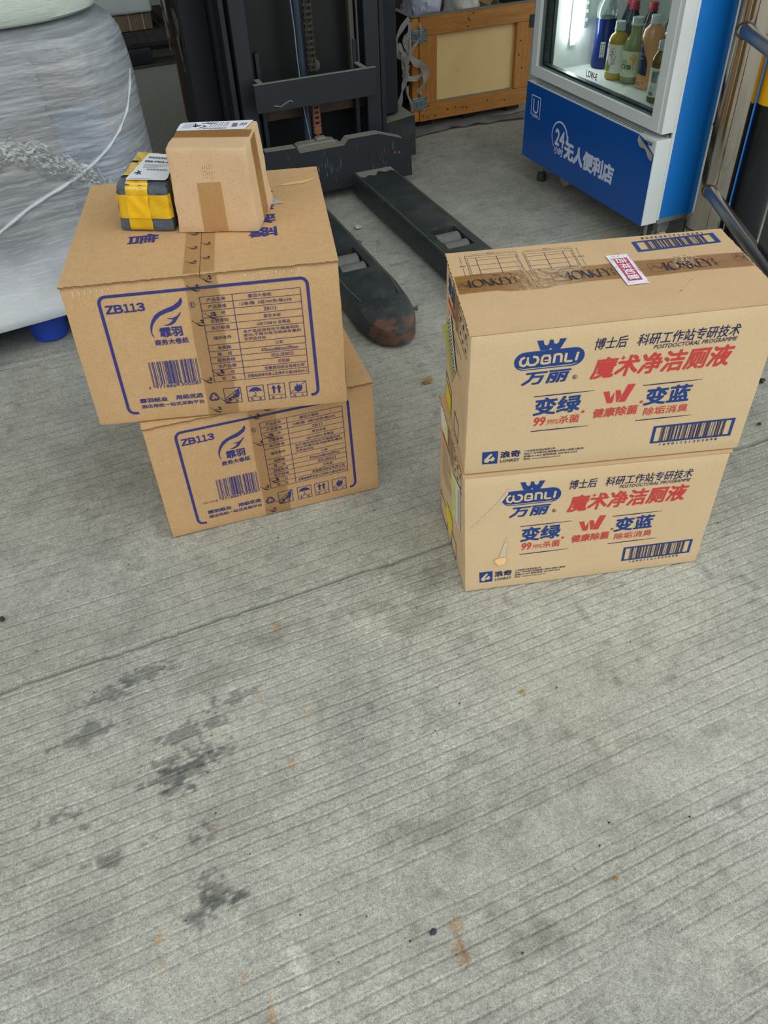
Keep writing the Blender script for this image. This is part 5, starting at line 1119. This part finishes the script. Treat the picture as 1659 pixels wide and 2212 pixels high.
# strips of cloth tied over the crate's left corner
SB = thing('strap_bundle', 'tangle of white cloth strips hanging over the left corner of the crate', 'straps', (1.53, 3.45, .30))
def ribbon(pts, w, seed=0):
    b = nb(); P = [Vector(p) for p in pts]; N_ = 28; pr = []
    for i in range(N_+1):
        f = i/N_*(len(P)-1); k = min(int(f), len(P)-2); t = f-k
        p0, p1, p2, p3 = P[max(k-1, 0)], P[k], P[k+1], P[min(k+2, len(P)-1)]
        c = .5*((2*p1)+(p2-p0)*t+(2*p0-5*p1+4*p2-p3)*t*t+(3*p1-p0-3*p2+p3)*t**3); pr.append(c)
    L, R_ = [], []
    for i, c in enumerate(pr):
        d_ = (pr[min(i+1, N_)]-pr[max(i-1, 0)]).normalized(); s_ = d_.cross(Vector((0, 1, 0))).normalized(); tw = .7*math.sin(i*.35+seed); s_ = Matrix.Rotation(tw, 3, d_) @ s_
        L.append(c+s_*w/2); R_.append(c-s_*w/2)
    mid = [(a+c)/2+Vector((0, -.003, 0)) for a, c in zip(L, R_)]
    rows = [[b.verts.new(p) for p in q] for q in (L, mid, R_)]
    for a, c in zip(rows, rows[1:]):
        for i in range(N_): b.faces.new((a[i], a[i+1], c[i+1], c[i]))
    bmesh.ops.solidify(b, geom=b.faces[:], thickness=.0015); out('cloth_strip', b, cloth_w, SB, True)
yy = 3.462
ribbon([(1.535, yy+.01, .445), (1.50, yy, .42), (1.468, yy-.01, .375), (1.485, yy, .31), (1.515, yy, .32)], .020, 0)
ribbon([(1.475, yy, .36), (1.495, yy-.01, .33), (1.505, yy, .28), (1.510, yy, .235)], .026, 2)
ribbon([(1.545, yy, .43), (1.525, yy-.01, .38), (1.530, yy, .33), (1.515, yy-.01, .27), (1.512, yy, .22)], .018, 4)
ribbon([(1.57, yy, .428), (1.580, yy-.01, .395), (1.568, yy, .36), (1.538, yy-.012, .335), (1.52, yy, .27)], .010, 1)
ribbon([(1.520, yy, .335), (1.545, yy-.012, .29), (1.590, yy-.01, .262), (1.598, yy-.01, .21), (1.565, yy-.01, .165)], .032, 3)
ribbon([(1.52, yy-.014, .28), (1.505, yy, .235), (1.545, yy-.014, .225), (1.585, yy-.012, .235)], .022, 5)
ribbon([(1.515, yy-.01, .25), (1.500, yy, .20), (1.485, yy, .15), (1.470, yy, .085)], .020, 6)
ribbon([(1.512, yy-.01, .20), (1.515, yy-.01, .165), (1.535, yy-.005, .12), (1.54, yy, .09)], .012, 7)
ribbon([(1.535, yy-.012, .435), (1.520, yy-.014, .40), (1.505, yy-.012, .37), (1.520, yy-.01, .33)], .022, 8)
ribbon([(1.530, yy-.012, .375), (1.524, yy-.016, .33), (1.512, yy-.012, .29), (1.505, yy-.01, .25)], .014, 9)
b = nb()
def flr(u, v):
    x = 1.49+.66*u; y = 3.385+.09*v+.025*math.sin(u*5)-.05*u*0+.03*u; z = .004+.012*abs(NZ.noise(Vector((x*9, y*12, 1))))+.010*math.sin(v*pi)*abs(math.sin(u*9))
    return Vector((x+.01*NZ.noise(Vector((x*20, y*20, 3))), y+.02*NZ.noise(Vector((x*12, 0, 7))), z))
sheet(b, flr, 60, 10, .001); out('plastic_sheet', b, mat('dirty_white_sheet', '#a5a6a2', .6, var=(14, '#86867f', .8), bump=(30, .003)), None, True, 'dirty white plastic sheet crumpled on the floor under the crate', 'plastic sheet')

# ------------------------------------------------------------------ shrink wrapped pallet load, left
def rrect(x0, x1, y0, y1, r, n=10):
    q = []
    for cx, cy, a in ((x1-r, y0+r, -90), (x1-r, y1-r, 0), (x0+r, y1-r, 90), (x0+r, y0+r, 180)): q += [(cx+r*math.cos(math.radians(a+90*k/n)), cy+r*math.sin(math.radians(a+90*k/n))) for k in range(n+1)]
    return q
def densify(q, s=.04):
    o_ = []
    for i in range(len(q)):
        a, c = Vector(q[i]), Vector(q[(i+1) % len(q)]); n = max(1, int((c-a).length/s)); o_ += [a.lerp(c, k/n) for k in range(n)]
    return o_
def loft(bm, secs, top=True, amp=0, seed=0, bottom=False):
    R = []
    for j, (q, z) in enumerate(secs):
        rr = []
        for p in q:
            v = Vector((p[0], p[1], z)); nz = NZ.noise(Vector((p[0]*6, p[1]*6, z*9+seed)))+.5*NZ.noise(Vector((p[0]*16, p[1]*16, z*5+seed)))
            rr.append(bm.verts.new(v+Vector((p[0]+.3, p[1]-2.8, 0)).normalized()*nz*amp))
        R.append(rr)
    n = len(R[0])
    for a, c in zip(R, R[1:]):
        for i in range(n): bm.faces.new((a[i], a[(i+1) % n], c[(i+1) % n], c[i]))
    if top: bm.faces.new(R[-1])
    if bottom: bm.faces.new(R[0][::-1])
rot8 = math.radians(7)
def rotq(q, a=rot8, c=(.28, 2.75)): return [Vector((c[0]+(p[0]-c[0])*math.cos(a)-(p[1]-c[1])*math.sin(a), c[1]+(p[0]-c[0])*math.sin(a)+(p[1]-c[1])*math.cos(a))) for p in q]
WL = thing('wrapped_load', 'large pallet load of cartons wrapped in clear stretch film at the left', 'pallet load', (-.3, 2.8, .098), rot8)
secs = []
X0, X1, YF, YR = -.90, .254, 2.30, 3.35
for z, ins, r in ((.098, -.004, .16), (.11, -.012, .16), (.16, -.008, .17), (.30, 0, .19), (.50, .004, .20), (.65, .006, .21), (.70, .007, .22), (.735, .011, .22), (.762, .026, .22), (.777, .05, .22), (.785, .09, .20)):
    secs.append((densify(rotq(rrect(X0+ins, X1-ins, YF+ins, YR-ins, r))), z))
m0 = min(len(s[0]) for s in secs)
def resamp(q, n):
    L = [0]; m_ = len(q)
    for i in range(m_): L.append(L[-1]+(q[(i+1) % m_]-q[i]).length)
    o_ = []; k = 0
    for j in range(n):
        t = L[-1]*j/n
        while L[k+1] < t: k += 1
        o_.append(q[k].lerp(q[(k+1) % m_], (t-L[k])/max(1e-9, L[k+1]-L[k])))
    return o_
secs = [(resamp(q, 180), z) for q, z in secs]
zs = np.concatenate([np.linspace(.098, .70, 40), [.72, .735, .748, .758, .765, .772, .777, .782, .785]]); S2 = []
for z in zs:
    for (q0, z0), (q1, z1) in zip(secs, secs[1:]):
        if z0 <= z <= z1+1e-9: f = (z-z0)/(z1-z0); S2.append(([a.lerp(c, f) for a, c in zip(q0, q1)], z)); break
# cartons inside the film, two layers deep enough to show through
r_ = random.Random(21); cart = [mat('inner_carton_'+n_, c_, .8) for n_, c_ in (('brown', '#84786e'), ('grey', '#8b8f92'), ('blue', '#6f86ab'))]
ca, sa = math.cos(rot8), math.sin(rot8)
Rz = Matrix.Rotation(rot8, 3, 'Z')
def inner(x0, x1, y0, y1, z0, z1, m_):
    b = nb(); bx(b, x0, x1, y0, y1, z0, z1, .006)
    for v in b.verts:
        d_ = v.co-Vector((.28, 2.75, 0)); v.co = Vector((.28+d_.x*ca-d_.y*sa, 2.75+d_.x*sa+d_.y*ca, v.co.z))
    out('wrapped_carton', b, m_, WL)
lay = [(.115, .285), (.288, .455), (.458, .60), (.603, .715)]
for li, (z0, z1) in enumerate(lay):
    for ci, (x0, x1) in enumerate(((-.86, -.58), (-.575, -.29), (-.285, -.02), (-.015, .12))):
        y0 = YF+.022+.010*((li+ci) % 3)+(.03 if ci == 3 else 0)
        inner(x0, x1, y0, y0+.30, z0, z1, cart[2 if (li, ci) in ((1, 3), (2, 3), (0, 2), (1, 1)) else (li+ci) % 2])
    for ri in range(3): inner(.03, .212, YF+.24+ri*.28, YF+.50+ri*.28, z0, z1, cart[(li+ri+1) % 3 if ri < 2 else 0])
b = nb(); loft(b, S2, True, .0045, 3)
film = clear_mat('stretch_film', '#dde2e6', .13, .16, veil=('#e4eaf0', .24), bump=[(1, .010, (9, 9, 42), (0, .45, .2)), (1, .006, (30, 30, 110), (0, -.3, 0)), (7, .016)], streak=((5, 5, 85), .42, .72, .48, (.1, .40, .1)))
# bright reflection at the load's foot, painted in as a more opaque white veil
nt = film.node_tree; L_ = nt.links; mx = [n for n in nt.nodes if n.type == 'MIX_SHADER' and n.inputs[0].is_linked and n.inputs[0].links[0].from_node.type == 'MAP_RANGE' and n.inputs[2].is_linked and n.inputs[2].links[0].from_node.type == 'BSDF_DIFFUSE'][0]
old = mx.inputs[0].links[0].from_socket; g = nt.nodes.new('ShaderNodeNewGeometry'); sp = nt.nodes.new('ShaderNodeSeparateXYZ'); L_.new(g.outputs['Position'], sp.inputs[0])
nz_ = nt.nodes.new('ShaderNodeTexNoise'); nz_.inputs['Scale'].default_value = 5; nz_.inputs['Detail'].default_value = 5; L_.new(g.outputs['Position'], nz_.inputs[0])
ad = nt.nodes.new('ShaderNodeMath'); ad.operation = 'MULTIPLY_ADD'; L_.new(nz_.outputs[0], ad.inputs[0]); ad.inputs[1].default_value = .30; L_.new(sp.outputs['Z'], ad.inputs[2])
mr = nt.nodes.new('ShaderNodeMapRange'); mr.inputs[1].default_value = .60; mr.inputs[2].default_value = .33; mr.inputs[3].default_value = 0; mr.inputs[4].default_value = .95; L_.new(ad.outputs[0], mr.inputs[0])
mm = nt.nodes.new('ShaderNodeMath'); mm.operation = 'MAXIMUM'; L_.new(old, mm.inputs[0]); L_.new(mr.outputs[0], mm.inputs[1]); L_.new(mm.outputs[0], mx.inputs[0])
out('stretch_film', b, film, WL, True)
# twisted ropes of film and the bunched torn edge
rope = clear_mat('film_rope', '#d6dde2', .25, .12, veil=('#e3e9ee', .45), bump=(120, .002))
def onfront(x, z, off=.008):
    for (q0, z0), (q1, z1) in zip(S2, S2[1:]):
        if z0 <= z <= z1: break
    f = min(1, max(0, (z-z0)/(z1-z0))); q = [a.lerp(c, f) for a, c in zip(q0, q1)]; n = len(q)
    for i in range(n):
        a, c = q[i], q[(i+1) % n]
        if a.y < 2.75 and c.y < 2.75 and min(a.x, c.x) <= x <= max(a.x, c.x) and abs(c.x-a.x) > 1e-9:
            p = a.lerp(c, (x-a.x)/(c.x-a.x)); break
    else: p = max(q, key=lambda p: p.x-abs(p.y-2.6))
    d_ = Vector((p[0]+.3, p[1]-2.8, 0)).normalized(); return Vector((p[0], p[1], z))+d_*off
def smooth(P, k=6):
    o_ = []
    for i in range(len(P)-1):
        p0, p1, p2, p3 = P[max(i-1, 0)], P[i], P[i+1], P[min(i+2, len(P)-1)]
        for j in range(k):
            t = j/k; o_.append(tuple(.5*((2*b_)+(c_-a_)*t+(2*a_-5*b_+4*c_-d__)*t*t+(3*b_-a_-3*c_+d__)*t**3) for a_, b_, c_, d__ in zip(p0, p1, p2, p3)))
    return o_+[tuple(P[-1])]
b = nb(); tube(b, [onfront(x, z, .004) for x, z in smooth(((-.45, .20), (-.33, .27), (-.20, .345), (-.08, .405), (.02, .44), (.10, .475), (.17, .52), (.225, .575), (.262, .65)))], [.003+.003*math.sin(pi*min(1, k/40))+.0012*math.sin(k*1.7) for k in range(49)], 8, .4); out('film_rope', b, rope, WL, True)
def crump(pts, h, name, m_, off, k_):
    b = nb()
    def f(u, v):
        t = u*(len(pts)-1); i = min(int(t), len(pts)-2); g_ = t-i; x = pts[i][0]+(pts[i+1][0]-pts[i][0])*g_; z = pts[i][1]+(pts[i+1][1]-pts[i][1])*g_
        hh = h*(.55+.9*abs(NZ.noise(Vector((u*7, 3, k_))))); z += (v-.5)*hh+.008*NZ.noise(Vector((u*30, v*6, k_+9)))
        e = math.sin(pi*v)**.7*math.sin(pi*min(1, max(0, u)))**.3
        o_ = off*e*(.2+1.0*abs(NZ.noise(Vector((u*26, v*7, k_+3))))+.7*abs(NZ.noise(Vector((u*70, v*22, k_)))))
        return onfront(x, z, .003+o_)
    sheet(b, f, 150, 30); out(name, b, m_, WL, True, kind='stuff')
crf = clear_mat('crumpled_film', '#e2e7e9', .22, .12, veil=('#e6ece8', .12), bump=[(70, .003), (180, .002)], streak=((26, 26, 40), .48, .72, .6))
crump([(-.36, .545), (-.25, .56), (-.15, .535), (-.08, .54), (0, .50), (.06, .455), (.11, .42)], .10, 'bunched_film', crf, .011, 1)
crump([(.08, .43), (.13, .39), (.18, .35), (.22, .31)], .10, 'bunched_film', crf, .006, 5)

# blue plastic pallet under the load
BP = thing('plastic_pallet', 'blue plastic pallet with round cup feet under the wrapped load', 'pallet', (-.3, 2.8, 0))
bluep = mat('blue_pallet_plastic', '#1c44b4', .4, var=(20, '#2450bf', .6))
b = nb(); loft(b, [(resamp(densify(rotq(rrect(X0+.03, X1-.03, YF+.035, YR-.03, .12))), 80), z) for z in (.078, .0965)], True, 0, 0, True); out('deck', b, bluep, BP)
for i in range(3):
    for j in range(3):
        lx, ly = (.21-.38*i)-.0, 2.385+.42*j
        p = rotq([(lx, ly)])[0]
        if i == 1 and j == 0: p = Vector((-.140, 2.352))
        b = nb(); lathe(b, [(.046, 0), (.050, .004), (.0535, .040), (.058, .074), (.066, .079)], (p[0], p[1], 0), 32); out('foot', b, bluep, BP, True)
# second bundle on top
UL = thing('wrapped_bundle', 'greenish white film wrapped bundle stacked on top of the clear pallet load', 'bundle', (-.3, 2.95, .786), rot8)
ub = mat('pale_green_film', '#cdd8cd', .3, var=[(9, '#bccabf', .6)], bump=[(10, .004), (160, .0008)], coat=.3, scale=(.6, .6, 3), stain=(30, '#e4ebe4', .6, .75, .8))
b = nb(); loft(b, [(resamp(densify(rotq(rrect(X0+.15-i_, X1-.022+i_, YF+.045-i_, YR-.10, .26), rot8)), 160), z) for z, i_ in ((.7865, -.012), (.794, -.002), (.82, .006), (.88, .008), (1.00, .006), (1.15, .004), (1.30, 0))], True, .003, 9, True); out('film_wrap', b, ub, UL, True)
b = nb(); bx(b, .028, .098, 2.325, 2.326, .83, .89, 0, Matrix.Rotation(math.radians(26), 3, 'Z'))
for v in b.verts: v.co.y -= .004
out('paper_note', b, paper, UL)

# ------------------------------------------------------------------ black pallet and wrapped goods at the back
blk = mat('black_plastic', '#1a1c22', .5, var=(20, '#24272d', .6), bump=(90, .0005)); blk_d = mat('dusty_black_plastic', '#3a3a38', .7, var=(30, '#55534d', .5))
PB = thing('plastic_pallet', 'black plastic grid pallet at the back, with wrapped white goods on it', 'pallet', (1.0, 5.75, 0))
b = nb()
for i in range(9):
    for j in range(2): pass
for i in range(17): x = .560+i*.057; bx(b, x, x+.010, 5.26, 6.24, .108, .126)
for j in range(17): y = 5.26+j*.058; bx(b, .56, 1.49, y, y+.010, .108, .126)
out('grid_deck', b, blk_d, PB, kind='stuff')
b = nb()
bx(b, .552, 1.50, 5.248, 5.262, .104, .127, .002); bx(b, .552, .566, 5.25, 6.25, .104, .127, .002); bx(b, 1.486, 1.50, 5.25, 6.25, .104, .127); bx(b, .552, 1.5, 6.236, 6.25, .104, .127)
out('deck_rim', b, blk, PB)
for i in range(3):
    for j in range(3):
        x, y = .556+i*.385, 5.252+j*.41
        b = nb(); bx(b, x, x+.165, y, y+.165, .012, .106, .018, None, 2); out('block_foot', b, blk, PB, True)
b = nb()
for j in range(3): bx(b, .556, 1.49, 5.256+j*.41, 5.40+j*.41, 0, .014, .002)
for i in range(3): bx(b, .56+i*.385, .70+i*.385, 5.25, 6.24, .001, .0125)
out('bottom_runner', b, blk_d, PB, kind='stuff')
WG = thing('wrapped_carton_stack', 'brown carton below a white wrapped block on the black pallet', 'carton', (.70, 5.75, .127))
b = nb(); bx(b, .53, .80, 5.56, 5.95, .128, .215, .004); out('carton', b, mat('wrapped_brown_carton', '#75614d', .35, var=(14, '#8f8273', .6), coat=.4, bump=(60, .002)), WG)
b = nb()
for x in (.585, .665, .745): bx(b, x, x+.007, 5.557, 5.56, .13, .214)
out('strap', b, mat('white_strap', '#a59f97', .5), WG)
b = nb(); bx(b, .46, .81, 5.53, 6.0, .216, .62, .02, None, 3); bmesh.ops.subdivide_edges(b, edges=[e for e in b.edges if e.calc_length() > .1], cuts=8, use_grid_fill=True)
for v in b.verts: v.co += NZ.noise_vector(v.co*8)*.008
wh_film = mat('white_wrap', '#d2dbd9', .4, var=(9, '#c2cbca', .6), bump=(20, .004)); out('white_block', b, wh_film, WG, True)
SK = nb(); lathe(SK, [(.06, .0), (.105, .010), (.13, .05), (.145, .14), (.15, .3), (.14, .5), (.10, .62)], (1.005, 5.56, .128), 40, lambda a, z: 1+.03*math.sin(a*5+z*18)+.02*math.sin(a*11-z*30)); out('white_sack', SK, mat('white_sack', '#ccd8d8', .45, bump=[(16, .008), (40, .003)]), None, True, 'white plastic sack standing beside the wrapped carton on the black pallet', 'sack')

# ------------------------------------------------------------------ litter on the floor
def chip(name, label, cat, c, s, col, seed, rough=.7, group=None, h=1.0):
    b = nb(); bmesh.ops.create_icosphere(b, subdivisions=3, radius=1); o_ = Vector((seed, seed*2.1, seed*.7))
    for v in b.verts:
        p = v.co.copy(); k_ = 1+.5*NZ.noise(p*1.8+o_)+.2*NZ.noise(p*5+o_); v.co = Vector((c[0]+p.x*s[0]*k_, c[1]+p.y*s[1]*k_, max(-.001, s[2]+p.z*s[2]*k_)))
    return out(name, b, mat(name+str(seed), col, rough, var=(200, '#4c4236', .4), bump=(200, .001)), None, True, label, cat, group)
chip('bread_crust', 'small tan crust lying left of the toilet cleaner cartons', 'crust', (.757, 1.628), (.015, .009, .007), '#a8895a', 2)
chip('crushed_paper', 'crushed white scrap on the floor between the forks', 'scrap', (.949, 2.625), (.012, .013, .007), '#c9cdc8', 4)
chip('grit_clump', 'grey grit clump on the floor left of the right fork', 'grit', (.905, 2.51), (.013, .010, .004), '#6d6c62', 6, group='grit by the forks')
chip('grit_clump', 'small grit clump on the floor right of the right fork', 'grit', (1.40, 3.30), (.012, .009, .004), '#77756b', 7, group='grit by the forks')
chip('pebble', 'dark pebble on the floor right of the lower toilet cleaner carton', 'pebble', (1.399, 1.111), (.0045, .004, .003), '#2e2f2c', 11)
chip('pebble', 'bluish black pebble pressed into the near floor', 'pebble', (.185, .382), (.005, .004, .002), '#2b3340', 12)
chip('pebble', 'black lump at the left edge of the near floor', 'pebble', (-.342, 1.238), (.006, .006, .004), '#2a2a29', 13)
chip('bottle_cap', 'small black cap with white underside right of the cartons', 'cap', (1.53, 1.251), (.008, .007, .005), '#1a1c1b', 14, .4)
chip('leaf_fragment', 'yellow leaf fragment in the middle of the near floor', 'leaf', (.497, .678), (.005, .0035, .0012), '#a88a3c', 15)
chip('leaf_fragment', 'round ochre leaf fragment low right on the near floor', 'leaf', (.458, .343), (.0035, .003, .0012), '#9c7a2e', 16)
b = nb(); cyl(b, (.842, 2.012, .0045), (.893, 2.000, .0045), .0042, n=12); cyl(b, (.893, 2.000, .0045), (.898, 1.999, .0045), .0065, n=12); out('bolt', b, mat('dull_bolt', '#6b6458', .6, .3), None, True, 'brown bolt lying on the floor by the left fork tip', 'bolt')
b = nb(); sheet(b, lambda u, v: Vector((2.055+.15*u, 1.67+.20*v, .003+.012*abs(NZ.noise(Vector((u*5, v*6, 1))))+.004*math.sin(u*9))), 16, 16, .001); out('wrapper', b, mat('green_wrapper', '#2b9a6a', .35, var=(18, '#9fc27a', .9), bump=(40, .002)), None, True, 'crumpled green plastic wrapper on the floor beside the bollard', 'wrapper')
b = nb(); bx(b, 2.32, 2.9, 2.20, 2.4, 0, .12, .01); out('rubber_block', b, mat_rub, None, False, 'dark block on the floor behind the bollard', 'block')
b = nb(); bx(b, 2.29, 2.34, 2.15, 2.175, 0, .012, .002); out('paper_scrap', b, paper, None, False, 'white scrap on the floor before the dark block', 'scrap')
b = nb(); r_ = random.Random(31)
for i_ in range(420):
    x = r_.uniform(-.4, 2.1); y = r_.uniform(.2, 3.3); s_ = r_.uniform(.0008, .0028)
    vs = [b.verts.new((x+s_*math.cos(a_)*(.6+.6*r_.random()), y+s_*math.sin(a_)*(.6+.6*r_.random()), .0)) for a_ in (0, 2, 4)]; t_ = b.verts.new((x, y, s_)); 
    for i in range(3): b.faces.new((vs[i], vs[(i+1) % 3], t_))
    b.faces.new(vs[::-1])
o = out('grit', b, mat('dark_grit', '#3b3832', .9), bpy.data.objects['floor'], kind='stuff')
